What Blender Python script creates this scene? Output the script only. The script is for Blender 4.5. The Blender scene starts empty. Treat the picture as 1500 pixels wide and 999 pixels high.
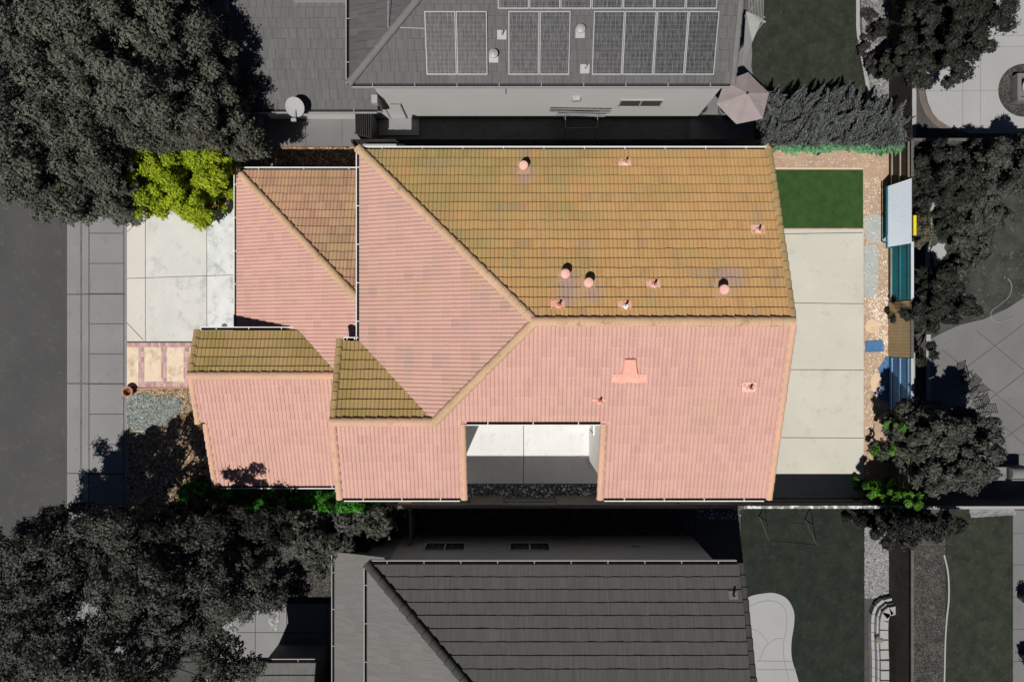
import bpy, bmesh, math, random
import numpy as np
from mathutils import Vector
R = math.radians
random.seed(7); rng = np.random.default_rng(7)
S = bpy.context.scene
COL = S.collection
# ------------------------------------------------------------------ camera
H = 31.0
cd = bpy.data.cameras.new('camera'); cam = bpy.data.objects.new('camera', cd); COL.objects.link(cam)
cam.location = (0, 0, H); cam.rotation_euler = (0, 0, 0)
cd.lens = 24.0; cd.sensor_width = 36.0; cd.clip_start = 0.1; cd.clip_end = 1000
S.camera = cam
# ------------------------------------------------------------------ sky and sun
TS = Vector((-.241, -.545, 1)).normalized()            # towards the sun
elev = math.asin(TS.z); az = math.atan2(TS.x, TS.y)
w = bpy.data.worlds.new('World'); S.world = w; w.use_nodes = True
nt = w.node_tree; nt.nodes.clear()
o_ = nt.nodes.new('ShaderNodeOutputWorld'); bg = nt.nodes.new('ShaderNodeBackground'); sk = nt.nodes.new('ShaderNodeTexSky')
sk.sky_type = 'NISHITA'; sk.sun_disc = False; sk.sun_elevation = elev; sk.sun_rotation = az
sk.air_density = .3; sk.dust_density = 0.0; sk.ozone_density = .6
bg.inputs[1].default_value = 0.05
nt.links.new(sk.outputs[0], bg.inputs[0]); nt.links.new(bg.outputs[0], o_.inputs[0])
sd = bpy.data.lights.new('sun', 'SUN'); sd.energy = 5.0; sd.angle = R(.5); sd.color = (1, .965, .91)
sun = bpy.data.objects.new('sun', sd); COL.objects.link(sun)
sun.rotation_euler = TS.to_track_quat('Z', 'Y').to_euler(); sun.location = (-10, -22, 40)
S.view_settings.view_transform = 'Standard'; S.view_settings.look = 'None'
S.view_settings.exposure = -0.15; S.view_settings.gamma = 1; S.view_settings.use_curve_mapping = False

# ------------------------------------------------------------------ materials
def L(*c):                                   # display 0-255 -> linear
    return tuple((v/255/12.92 if v < 10 else ((v/255+.055)/1.055)**2.4) for v in c)
def newmat(name, rough=.85, spec=.25):
    m = bpy.data.materials.new(name); m.use_nodes = True
    n = m.node_tree.nodes; b = n['Principled BSDF']
    b.inputs['Roughness'].default_value = rough; b.inputs['Specular IOR Level'].default_value = spec
    return m, n, m.node_tree.links, b
def nz(n, l, vec, scale, detail=6, rough=.6, dist=0):
    t = n.new('ShaderNodeTexNoise'); t.inputs['Scale'].default_value = scale; t.inputs['Detail'].default_value = detail
    t.inputs['Roughness'].default_value = rough; t.inputs['Distortion'].default_value = dist
    l.new(vec, t.inputs['Vector']); return t.outputs['Fac']
def ramp(n, l, fac, a, b, lo=.35, hi=.65):
    r = n.new('ShaderNodeMapRange'); r.inputs[1].default_value = lo; r.inputs[2].default_value = hi
    r.inputs[3].default_value = a; r.inputs[4].default_value = b; l.new(fac, r.inputs[0]); return r.outputs[0]
def mix(n, l, fac, a, b, mode='MIX'):
    x = n.new('ShaderNodeMix'); x.data_type = 'RGBA'; x.blend_type = mode
    for s, v in ((0, fac), (6, a), (7, b)):
        if hasattr(v, 'links'): l.new(v, x.inputs[s])
        elif s == 0: x.inputs[0].default_value = v
        else: x.inputs[s].default_value = (*v[:3], 1)
    return x.outputs[2]
def mul(n, l, c, f):                         # colour times scalar socket
    v = n.new('ShaderNodeVectorMath'); v.operation = 'SCALE'
    l.new(c, v.inputs[0]); l.new(f, v.inputs['Scale']); return v.outputs[0]
def M(name, c1, c2=None, c3=None, s1=1.0, s2=6.0, fine=60, famt=.12, rough=.85, spec=.25, bump=0, bs=40, metal=0, f3=(.55, .7), f2=(.35, .65)):
    m, n, l, b = newmat(name, rough, spec)
    tc = n.new('ShaderNodeTexCoord').outputs['Object']
    c2 = c2 or tuple(v*.85 for v in c1)
    c = mix(n, l, ramp(n, l, nz(n, l, tc, s1), 0, 1, *f2), c1, c2)
    if c3: c = mix(n, l, ramp(n, l, nz(n, l, tc, s2, 8, .7), 0, 1, *f3), c, c3)
    if famt: c = mul(n, l, c, ramp(n, l, nz(n, l, tc, fine, 3), 1-famt, 1+famt, .3, .7))
    l.new(c, b.inputs['Base Color']); b.inputs['Metallic'].default_value = metal
    if bump:
        bp = n.new('ShaderNodeBump'); bp.inputs['Strength'].default_value = bump; bp.inputs['Distance'].default_value = .02
        l.new(nz(n, l, tc, bs, 5), bp.inputs['Height']); l.new(bp.outputs[0], b.inputs['Normal'])
    return m
def cell_noise(n, l, tw, th, stagger=0.0):
    uv = n.new('ShaderNodeUVMap').outputs[0]; sp = n.new('ShaderNodeSeparateXYZ'); l.new(uv, sp.inputs[0])
    def math_(op, a, b_=None):
        x = n.new('ShaderNodeMath'); x.operation = op
        for i, v in enumerate((a, b_)):
            if v is None: continue
            if hasattr(v, 'links'): l.new(v, x.inputs[i])
            else: x.inputs[i].default_value = v
        return x.outputs[0]
    row = math_('DIVIDE', sp.outputs[1], th); rf = math_('FLOOR', row)
    u = math_('DIVIDE', sp.outputs[0], tw)
    if stagger:
        wn1 = n.new('ShaderNodeTexWhiteNoise'); wn1.noise_dimensions = '1D'; l.new(rf, wn1.inputs['W'])
        u = math_('ADD', u, wn1.outputs['Value'])
    uf = math_('FLOOR', u)
    cb = n.new('ShaderNodeCombineXYZ'); l.new(uf, cb.inputs[0]); l.new(rf, cb.inputs[1])
    wn = n.new('ShaderNodeTexWhiteNoise'); wn.noise_dimensions = '2D'; l.new(cb.outputs[0], wn.inputs['Vector'])
    fu = math_('FRACT', u); fr = math_('FRACT', row)
    return wn.outputs['Value'], fu, fr, math_, uv, rf
def tile_mat(name, a, b_, moss, grey, mlo=.45, mhi=.65, var=.14, tw=.30, th=.352, stagger=0, joint=0, jw=.035, glo=.58, ghi=.7, vb=0, grad=0, spots=(), gcol=0):
    m, n, l, b = newmat(name, .75, .3)
    wn, fu, fr, mt, uv, rf = cell_noise(n, l, tw, th, stagger)
    c = mix(n, l, wn, a, b_)
    cb2 = n.new('ShaderNodeCombineXYZ'); sp2 = n.new('ShaderNodeSeparateXYZ'); l.new(uv, sp2.inputs[0])
    l.new(mt('MULTIPLY', sp2.outputs[0], .8), cb2.inputs[0]); l.new(mt('MULTIPLY', rf, .55), cb2.inputs[1])
    n1 = nz(n, l, cb2.outputs[0], .45, 5, .62)
    if grad: n1 = mt('ADD', n1, mt('MULTIPLY', mt('SUBTRACT', sp2.outputs[0], 48), grad)); n1 = mt('SUBTRACT', n1, mt('MULTIPLY', mt('SUBTRACT', sp2.outputs[1], 20.6), grad*1.3))
    wn3 = mt('ADD', n1, mt('MULTIPLY', mt('SUBTRACT', wn, .5), .16))
    c = mix(n, l, ramp(n, l, wn3, 0, 1, mlo, mhi), c, moss)
    cb3 = n.new('ShaderNodeCombineXYZ'); l.new(mt('MULTIPLY', rf, 1.9 if grad or gcol else .9), cb3.inputs[1]); l.new(mt('MULTIPLY', sp2.outputs[0], .8), cb3.inputs[0])
    st2 = n.new('ShaderNodeMapping'); st2.inputs['Scale'].default_value = (1.3, 2.2, 1); st2.inputs['Location'].default_value = (9, 4, 0); l.new(cb3.outputs[0], st2.inputs[0])
    c = mix(n, l, ramp(n, l, nz(n, l, st2.outputs[0], .9, 6, .65), 0, .75, glo, ghi), c, grey)
    c = mul(n, l, c, ramp(n, l, wn, 1-var, 1+var*.6, 0, 1))
    c = mul(n, l, c, ramp(n, l, nz(n, l, uv, 22, 4), .86, 1.12, .3, .7))
    for su, sv, sr in spots:
        dv = n.new('ShaderNodeVectorMath'); dv.operation = 'DISTANCE'; l.new(uv, dv.inputs[0]); dv.inputs[1].default_value = (su, sv, 0)
        dd = mt('ADD', dv.outputs['Value'], mt('MULTIPLY', mt('SUBTRACT', nz(n, l, uv, 4, 4), .5), sr*1.6))
        c = mix(n, l, ramp(n, l, dd, .7, 0, sr*.3, sr), c, (.36, .26, .25))
    if vb:
        sv = n.new('ShaderNodeMapping'); sv.inputs['Scale'].default_value = (14, .8, 1); l.new(uv, sv.inputs[0])
        c = mul(n, l, c, ramp(n, l, nz(n, l, sv.outputs[0], 1, 4), 1-vb, 1+vb, .3, .7))
    if joint:
        j = mt('LESS_THAN', fu, jw)
        c = mix(n, l, mt('MULTIPLY', j, joint), c, tuple(v*.35 for v in a))
    l.new(c, b.inputs['Base Color']); return m
def leaf_mat(name, a, b_, tr=.25):
    m, n, l, b = newmat(name, .6, .25)
    g = n.new('ShaderNodeNewGeometry')
    tc = n.new('ShaderNodeTexCoord').outputs['Object']
    c = mix(n, l, g.outputs['Random Per Island'], a, b_)
    c = mul(n, l, c, ramp(n, l, nz(n, l, tc, 1.1, 4), .75, 1.2, .35, .65))
    l.new(c, b.inputs['Base Color'])
    if tr:
        t = n.new('ShaderNodeBsdfTranslucent'); l.new(c, t.inputs[0]); ms = n.new('ShaderNodeMixShader'); ms.inputs[0].default_value = tr
        l.new(b.outputs[0], ms.inputs[1]); l.new(t.outputs[0], ms.inputs[2]); l.new(ms.outputs[0], n['Material Output'].inputs[0])
    return m
def gravel_mat(name, cols, scale=18):
    m, n, l, b = newmat(name, .9, .15)
    tc = n.new('ShaderNodeTexCoord').outputs['Object']
    v = n.new('ShaderNodeTexVoronoi'); v.inputs['Scale'].default_value = scale; l.new(tc, v.inputs['Vector'])
    sp = n.new('ShaderNodeSeparateColor'); l.new(v.outputs['Color'], sp.inputs[0])
    cr = n.new('ShaderNodeValToRGB'); e = cr.color_ramp.elements; cr.color_ramp.interpolation = 'CONSTANT'
    e[0].position = 0; e[0].color = (*cols[0], 1); e[1].position = 1/len(cols); e[1].color = (*cols[1], 1)
    for i, c in enumerate(cols[2:]):
        k = e.new((i+2)/len(cols)); k.color = (*c, 1)
    l.new(sp.outputs[0], cr.inputs[0])
    c = mul(n, l, cr.outputs[0], ramp(n, l, nz(n, l, tc, 1.2, 5), .7, 1.25, .35, .65))
    l.new(c, b.inputs['Base Color'])
    bp = n.new('ShaderNodeBump'); bp.inputs['Distance'].default_value = .03; bp.inputs['Strength'].default_value = .6; bp.invert = True
    l.new(v.outputs['Distance'], bp.inputs['Height']); l.new(bp.outputs[0], b.inputs['Normal'])
    return m
def rand_mat(name, cols):
    m, n, l, b = newmat(name, .85, .2)
    g = n.new('ShaderNodeNewGeometry'); cr = n.new('ShaderNodeValToRGB'); e = cr.color_ramp.elements
    e[0].color = (*cols[0], 1); e[1].color = (*cols[-1], 1)
    for i, c in enumerate(cols[1:-1]): e.new((i+1)/(len(cols)-1)).color = (*c, 1)
    l.new(g.outputs['Random Per Island'], cr.inputs[0]); l.new(cr.outputs[0], b.inputs['Base Color']); return m
def solar_mat():
    m, n, l, b = newmat('solar_cells', .45, .3)
    tc = n.new('ShaderNodeTexCoord').outputs['Object']
    def st(sx, sy, lo, hi, a, b_):
        mp = n.new('ShaderNodeMapping'); mp.inputs['Scale'].default_value = (sx, sy, 1); l.new(tc, mp.inputs[0])
        return ramp(n, l, nz(n, l, mp.outputs[0], 1, 5, .75), a, b_, lo, hi)
    f = st(46, 3.2, .47, .66, 0, 1)
    c = mix(n, l, f, (.018, .018, .020), (.135, .135, .14))
    wv = n.new('ShaderNodeTexBrick'); wv.offset = 0; wv.inputs['Scale'].default_value = 1
    wv.inputs['Brick Width'].default_value = .156; wv.inputs['Row Height'].default_value = .148; wv.inputs['Mortar Size'].default_value = .006
    wv.inputs['Color1'].default_value = (1, 1, 1, 1); wv.inputs['Color2'].default_value = (1, 1, 1, 1); wv.inputs['Mortar'].default_value = (0, 0, 0, 1)
    l.new(tc, wv.inputs[0])
    c = mix(n, l, wv.outputs['Fac'], c, (.12, .12, .125))
    l.new(c, b.inputs['Base Color']); return m

PINK = tile_mat('pink_tile', (.585, .345, .29), (.55, .33, .28), (.52, .325, .245), (.47, .30, .25), .54, .75, .10, glo=.57, ghi=.8)
PINKW = tile_mat('pink_tile_weathered', (.57, .34, .288), (.52, .32, .27), (.48, .31, .215), (.41, .285, .24), .52, .72, .09, glo=.50, ghi=.66)
SPOT = [(50-a, 50*.352+7.13-b, r_) for a, b, r_ in ((1.95,2.05,.55),(2.8,1.75,.5),(7.6,2.2,.6),(.45,6.2,.5),(1.9,1.6,.5))]
GOLD = tile_mat('golden_mossy_tile', (.54, .315, .13), (.48, .295, .125), (.36, .265, .105), (.29, .23, .16), .46, .70, .13, glo=.54, ghi=.72, grad=.022, spots=SPOT)
GOLDP = tile_mat('golden_pink_tile', (.54, .31, .21), (.46, .28, .17), (.40, .27, .15), (.20, .14, .10), .48, .68, .22, glo=.56, ghi=.7)
OLIVE = tile_mat('olive_mossy_tile', (.42, .285, .12), (.36, .25, .105), (.27, .20, .065), (.46, .29, .17), .44, .64, .16, glo=.56, ghi=.7)
CAPT = M('ridge_tile', (.58, .38, .25), (.47, .32, .19), (.24, .18, .10), .8, 3, 30, .15)
CAPG = M('mossy_ridge_tile', (.42, .29, .14), (.30, .21, .09), (.20, .15, .07), .8, 3, 30, .15)
CAPP = M('pale_rake_tile', (.62, .37, .26), (.52, .34, .24), (.40, .26, .19), .9, 4, 30, .12)
SALMON = M('salmon_paint', (.86, .36, .27), (.80, .42, .34), None, 4, fine=20, famt=.1)
PALEPINK = M('pale_pink_metal', (.85, .50, .43), (.72, .40, .33), None, 5, famt=.08)
WHITE = M('white_paint', (.78, .78, .78), (.7, .7, .7), None, 2, famt=.04)
STUCCO = M('cream_stucco', (.78, .76, .74), (.72, .71, .69), None, 1.5, fine=50, famt=.05)
DARKGAP = M('gutter_inside', (.012, .011, .01), (.02, .018, .015), None, 5)  # debris tone kept near black, painting in the shade behind the gutter lip
WOOD = M('fascia_wood', (.25, .2, .15), (.2, .16, .12), None, 3)
GLASS = M('window_glass', (.03, .035, .04), (.02, .022, .025), None, 2, famt=0, rough=.15, spec=.5)
# setting
GROUND = M('dim_earth', (.05, .05, .046), (.075, .072, .067), (.03, .03, .028), .5, 5, 40, .3)
ASPH = M('asphalt', (.073, .073, .074), (.060, .060, .061), (.09, .09, .09), .35, 2.5, 90, .35)
CGREY = M('grey_concrete', (.228, .228, .228), (.20, .20, .20), (.165, .165, .165), .5, 2.2, 60, .08, f3=(.58, .75))
CGREY2 = M('grey_patio', (.17, .17, .17), (.14, .14, .14), (.11, .11, .11), .45, 2.5, 60, .08, f3=(.58, .75))
CGREY3 = M('pale_patio', (.34, .34, .34), (.31, .31, .31), (.27, .27, .27), .45, 2.5, 60, .05, f3=(.6, .75))
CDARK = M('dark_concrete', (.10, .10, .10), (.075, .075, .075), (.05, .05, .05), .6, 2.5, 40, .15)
DRIVE = M('driveway_concrete', (.54, .535, .51), (.60, .595, .57), (.41, .41, .395), .7, 1.1, 50, .05, f3=(.52, .68))
DRIVE2 = M('stained_concrete', (.66, .67, .67), (.54, .55, .54), (.38, .39, .39), 1.0, 1.7, 50, .06, f3=(.50, .64))
DRIVE3 = M('cream_concrete', (.56, .535, .475), (.60, .57, .52), (.50, .475, .43), .5, 2, 50, .04)
PATIO = M('patio_concrete', (.49, .475, .415), (.54, .52, .455), (.43, .415, .36), .4, 1.3, 50, .05, f3=(.55, .7))
COURT = M('bright_concrete', (.64, .64, .63), (.59, .59, .585), (.50, .49, .42), .8, 2.5, 50, .04, f3=(.55, .72))
JOINT = M('joint_dirt', (.10, .095, .08), (.07, .065, .055))
JOINTG = M('grey_joint', (.05, .05, .05), (.065, .065, .065))
JOINTS = M('soft_joint', (.085, .085, .085), (.10, .10, .10))
STAINM = M('gutter_dirt', (.10, .10, .10), (.14, .14, .14), None, 2)
TAN = M('tan_flagstone', (.68, .53, .38), (.72, .62, .50), (.46, .33, .20), 1.6, 1.4, 30, .12, f3=(.5, .66))
DIRT = M('tan_dirt', (.43, .305, .215), (.35, .25, .175), (.52, .40, .31), .9, 5, 45, .25, bump=.5, bs=20, f3=(.52, .68))
DIRTB = M('pale_blue_dirt', (.33, .38, .38), (.40, .42, .40), (.36, .30, .22), 1.5, 5, 45, .25, f3=(.55, .66))
MULCH = gravel_mat('bark_mulch', [(.10, .045, .025), (.18, .08, .05), (.07, .04, .03), (.25, .14, .10)], 22)
GRAV = gravel_mat('yard_gravel', [(.20, .12, .06), (.32, .2, .11), (.10, .065, .04), (.42, .33, .24), (.16, .11, .07)], 15)
GRAVB = gravel_mat('slate_chips', [(.10, .14, .14), (.16, .2, .19), (.06, .085, .085), (.26, .30, .28), (.09, .10, .09)], 15)
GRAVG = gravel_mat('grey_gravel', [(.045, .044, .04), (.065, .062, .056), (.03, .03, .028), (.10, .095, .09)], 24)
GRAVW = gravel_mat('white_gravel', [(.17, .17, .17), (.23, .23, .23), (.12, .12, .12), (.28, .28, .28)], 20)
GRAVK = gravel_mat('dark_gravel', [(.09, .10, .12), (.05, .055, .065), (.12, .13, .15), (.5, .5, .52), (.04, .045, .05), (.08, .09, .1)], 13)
TURF = M('green_turf', (.035, .080, .017), (.020, .055, .013), (.065, .092, .032), 2.2, 9, 130, .45, bump=.6, bs=150)
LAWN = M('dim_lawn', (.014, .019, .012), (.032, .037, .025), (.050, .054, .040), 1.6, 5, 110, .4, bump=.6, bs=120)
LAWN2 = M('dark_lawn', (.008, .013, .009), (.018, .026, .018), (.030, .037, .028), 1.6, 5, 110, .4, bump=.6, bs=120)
BRICKP = tile_mat('pink_brick', (.46, .28, .27), (.55, .36, .34), (.5, .4, .42), (.55, .45, .42), .5, .7, .2, tw=.11, th=.24, joint=.6, jw=.1)
BRICKG = M('dull_brick', (.16, .12, .11), (.12, .09, .085), (.2, .15, .14), 2, 6, 30, .2)
FDARK = M('dark_fence_wood', (.05, .042, .035), (.03, .026, .022), (.075, .06, .05), 2, 7, 30, .25)
FGREY = M('grey_fence_wood', (.12, .115, .105), (.085, .08, .075), (.17, .16, .15), 2, 7, 30, .25)
FTAN = M('tan_boards', (.40, .30, .17), (.34, .25, .14), (.47, .36, .23), 1.5, 6, 30, .15)
RAILT = M('raw_rail', (.40, .34, .25), (.3, .25, .18), None, 2)
TEAL = M('teal_paint', (.015, .17, .22), (.02, .13, .17), (.05, .12, .07), 1.5, 4, 30, .2)
BLUE = M('blue_paint', (.07, .17, .33), (.055, .13, .27), (.11, .22, .38), 1.5, 4, 30, .2)
BLUEL = M('light_blue_paint', (.20, .36, .58), (.16, .30, .5), None, 2)
SHEETM = M('pale_corrugated_metal', (.70, .80, .92), (.76, .83, .93), (.62, .73, .86), 1, 4, 30, .06, rough=.5, spec=.4)
YELLOW = M('yellow_paint', (.75, .62, .02), (.65, .52, .02), None, 2)
CREAM = M('cream_slab', (.66, .50, .35), (.58, .42, .29), None, 3)
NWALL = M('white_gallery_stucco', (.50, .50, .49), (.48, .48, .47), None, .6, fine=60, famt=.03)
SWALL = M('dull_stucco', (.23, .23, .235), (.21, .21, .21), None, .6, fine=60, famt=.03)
WGREY = M('dim_white_trim', (.34, .34, .34), (.3, .3, .3), None, 2, famt=.05)
NTILE = tile_mat('grey_flat_tile', (.120, .121, .124), (.098, .098, .10), (.105, .105, .103), (.085, .085, .085), .45, .65, .16, tw=.33, th=.36, stagger=1, joint=.5, jw=.1, vb=.16)
NTILEW = tile_mat('grey_west_tile', (.105, .105, .106), (.085, .085, .086), (.10, .095, .09), (.07, .07, .07), .45, .65, .2, tw=.33, th=.36, stagger=1, joint=.5, jw=.08, vb=.2)
STILE = tile_mat('charcoal_flat_tile', (.082, .081, .078), (.068, .067, .063), (.072, .070, .064), (.10, .098, .09), .45, .65, .12, tw=.33, th=.42, stagger=1, joint=.25, jw=.05, vb=.2)
STILEW = tile_mat('ash_flat_tile', (.160, .155, .152), (.135, .132, .13), (.15, .14, .13), (.115, .112, .11), .45, .65, .14, tw=.33, th=.42, stagger=1, joint=.35, jw=.06, vb=.1)
GCAP = M('grey_cap_tile', (.17, .165, .16), (.14, .14, .135), None, 2)
SCAP = M('charcoal_cap_tile', (.055, .053, .05), (.045, .044, .042), (.08, .078, .07), 2)
SOLAR = solar_mat()
FRAME = M('panel_frame', (.36, .36, .37), (.33, .33, .34), None, 2, famt=.03, rough=.4)
CANVAS = M('pinkish_canvas', (.30, .255, .255), (.25, .21, .21), (.34, .30, .30), 2.5, 5, 30, .08)
BARK = M('bark', (.035, .032, .028), (.025, .022, .02), None, 6, bump=.5)
BLACK = M('black_metal', (.02, .02, .02), (.03, .03, .03), None, 3, rough=.5)
STEEL = M('dull_steel', (.2, .2, .2), (.15, .15, .15), None, 4, rough=.5)
TERRA = M('terracotta', (.5, .26, .17), (.42, .2, .13), None, 6)
LGREY = leaf_mat('olive_grey_leaf', (.072, .076, .058), (.125, .130, .104), .15)
LGREY2 = leaf_mat('dim_leaf', (.044, .047, .038), (.092, .097, .080), .12)
LDARK = leaf_mat('dark_leaf', (.015, .018, .013), (.036, .040, .031), .12)
LJUN = leaf_mat('juniper_leaf', (.045, .052, .050), (.150, .160, .154), .1)
LLIME = leaf_mat('lime_leaf', (.17, .27, .008), (.48, .56, .03), .3)
LGREEN = leaf_mat('bright_green_leaf', (.03, .11, .01), (.14, .34, .03), .3)
LDGREEN = leaf_mat('deep_green_leaf', (.025, .13, .012), (.06, .24, .02), .25)
LTEAL = leaf_mat('sea_green_leaf', (.09, .27, .12), (.20, .42, .23), .2)
LPURP = leaf_mat('maroon_grey_leaf', (.03, .026, .026), (.055, .046, .046), .1)
STONES = rand_mat('yard_stones', [(.55, .42, .3), (.3, .2, .12), (.7, .62, .5), (.14, .1, .07), (.42, .3, .2)])
STONESB = rand_mat('slate_stones', [(.1, .14, .14), (.2, .25, .24), (.4, .44, .42), (.06, .08, .08)])
DEBRIS = rand_mat('pale_debris', [(.75, .62, .48), (.5, .38, .28), (.85, .78, .68), (.6, .45, .33)])

# ------------------------------------------------------------------ object helpers
def P(px, py, z=0.0): return ((px-750)*(H-z)/1000, -(py-499.5)*(H-z)/1000, z)
def tag(o, label=None, cat=None, group=None, kind=None):
    for k, v in (('label', label), ('category', cat), ('group', group), ('kind', kind)):
        if v: o[k] = v
    return o
def wloc(o):
    v = Vector((0, 0, 0))
    while o: v += o.location; o = o.parent
    return v
def thing(name, label, cat, loc, group=None):
    o = bpy.data.objects.new(name, None); COL.objects.link(o); o.location = loc; o.empty_display_size = .3
    return tag(o, label, cat, group)
def link(name, me, mat, parent=None, origin=None):
    o = bpy.data.objects.new(name, me); COL.objects.link(o)
    if mat is not None: me.materials.append(mat)
    if parent: o.parent = parent; off = wloc(parent)
    else: off = Vector(origin or (0, 0, 0)); o.location = off
    if off.length: me.transform(__import__('mathutils').Matrix.Translation(-off))
    return o
class MB:
    def __init__(s): s.v = []; s.f = []
    def add(s, vs, fs):
        b = len(s.v); s.v += [tuple(v) for v in vs]; s.f += [tuple(i+b for i in f) for f in fs]; return s
    def box(s, x0, x1, y0, y1, z0, z1):
        return s.add([(x0,y0,z0),(x1,y0,z0),(x1,y1,z0),(x0,y1,z0),(x0,y0,z1),(x1,y0,z1),(x1,y1,z1),(x0,y1,z1)],
                     [(3,2,1,0),(4,5,6,7),(0,1,5,4),(1,2,6,5),(2,3,7,6),(3,0,4,7)])
    def prism(s, pts, z0, z1):
        n = len(pts)
        a = sum(pts[i][0]*pts[(i+1) % n][1]-pts[(i+1) % n][0]*pts[i][1] for i in range(n))
        if a < 0: pts = pts[::-1]
        z0f = z0 if callable(z0) else (lambda x, y: z0); z1f = z1 if callable(z1) else (lambda x, y: z1)
        return s.add([(x, y, z0f(x, y)) for x, y in pts]+[(x, y, z1f(x, y)) for x, y in pts],
                     [tuple(range(n))[::-1], tuple(range(n, 2*n))]+[(i, (i+1) % n, n+(i+1) % n, n+i) for i in range(n)])
    def tube(s, p0, p1, r0, r1=None, n=8, caps=True):
        r1 = r0 if r1 is None else r1
        p0, p1 = Vector(p0), Vector(p1); d = (p1-p0).normalized()
        a = d.orthogonal().normalized(); b = d.cross(a)
        vs = [p+(a*math.cos(t)+b*math.sin(t))*r for p, r in ((p0, r0), (p1, r1)) for t in [2*math.pi*i/n for i in range(n)]]
        fs = [(i, (i+1) % n, n+(i+1) % n, n+i) for i in range(n)]
        if caps: fs += [tuple(range(n))[::-1], tuple(range(n, 2*n))]
        return s.add(vs, fs)
    def lathe(s, c, prof, n=24):
        vs = []; fs = []
        for r, z in prof:
            vs += [(c[0]+r*math.cos(2*math.pi*i/n), c[1]+r*math.sin(2*math.pi*i/n), c[2]+z) for i in range(n)]
        for k in range(len(prof)-1):
            fs += [(k*n+i, k*n+(i+1) % n, (k+1)*n+(i+1) % n, (k+1)*n+i) for i in range(n)]
        fs += [tuple(range(n))[::-1], tuple(range((len(prof)-1)*n, len(prof)*n))]
        return s.add(vs, fs)
    def bar(s, p0, p1, wd, ht):          # rectangular bar, width horizontal
        p0, p1 = Vector(p0), Vector(p1); d = (p1-p0).normalized()
        up = Vector((0, 0, 1)) if abs(d.z) < .9 else Vector((0, 1, 0))
        a = d.cross(up).normalized()*wd/2; b = a.cross(d).normalized()*ht/2
        vs = [p+q for p in (p0, p1) for q in (-a-b, a-b, a+b, -a+b)]
        return s.add(vs, [(3,2,1,0),(4,5,6,7),(0,1,5,4),(1,2,6,5),(2,3,7,6),(3,0,4,7)])
    def build(s, name, mat, parent=None, origin=None, smooth=False, bevel=0):
        me = bpy.data.meshes.new(name); me.from_pydata(s.v, [], s.f); me.update()
        if smooth: me.shade_smooth()
        if parent is None and origin is None:
            a = np.array(s.v); origin = (*((a.min(0)+a.max(0))/2)[:2], a[:, 2].min())
        o = link(name, me, mat, parent, origin)
        if bevel:
            bm = bmesh.new(); bm.from_mesh(me); bmesh.ops.bevel(bm, geom=bm.edges[:], offset=bevel, segments=2, affect='EDGES'); bm.to_mesh(me); bm.free()
        return o
def struct(name, mb, mat, **k):
    return tag(mb.build(name, mat, **k), kind='structure')
def sheet(name, pts, z, mat, label=None, t=.0):
    """flat slab from picture-surveyed ground points"""
    w_ = [P(x, y, 0)[:2] for x, y in pts]
    mb = MB().prism(w_, z-.03, z)
    o = mb.build(name, mat); o['kind'] = 'structure'; 
    uv(o); return o
def uv(o):
    me = o.data; off = wloc(o); l = me.uv_layers.new(name='UVMap')
    for lp in me.loops:
        c = me.vertices[lp.vertex_index].co; l.data[lp.index].uv = (c.x+off.x, c.y+off.y)
def strip(name, pts, wd, z, mat, kind='structure', label=None, cat=None, th=.004, world=False):
    """thin line along a path of surveyed points"""
    q = [Vector((*(p if world else P(p[0], p[1], 0)[:2]), 0)) for p in pts]
    mb = MB()
    Ls, Rs = [], []
    for i, p in enumerate(q):
        d = (q[min(i+1, len(q)-1)]-q[max(i-1, 0)]).normalized(); n_ = Vector((-d.y, d.x, 0))*wd/2
        Ls.append(p+n_); Rs.append(p-n_)
    poly = [(v.x, v.y) for v in Rs]+[(v.x, v.y) for v in Ls[::-1]]
    n = len(q); vs = [(v.x, v.y, z) for v in Ls+Rs]+[(v.x, v.y, z-th) for v in Ls+Rs]
    fs = []
    for i in range(n-1):
        fs += [(n+i, n+i+1, i+1, i), (2*n+i, 2*n+i+1, 3*n+i+1, 3*n+i), (i, i+1, 2*n+i+1, 2*n+i), (3*n+i, 3*n+i+1, n+i+1, n+i)]
    fs += [(0, 2*n, 3*n, n), (n-1, 2*n-1, 4*n-1, 3*n-1)]
    o = mb.add(vs, fs).build(name, mat)
    tag(o, label, cat, None, kind); return o
def joints(name, lines, wd, z, mat):
    """score lines of one slab as one mesh"""
    mb = MB()
    for p, q in lines:
        a, b = Vector(P(*p, 0)), Vector(P(*q, 0)); d = (b-a).normalized(); n_ = Vector((-d.y, d.x, 0))*wd/2
        mb.add([a-n_+Vector((0,0,z)), b-n_+Vector((0,0,z)), b+n_+Vector((0,0,z)), a+n_+Vector((0,0,z))], [(0, 1, 2, 3)])
        z += .0003
    return struct(name, mb, mat)

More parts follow.
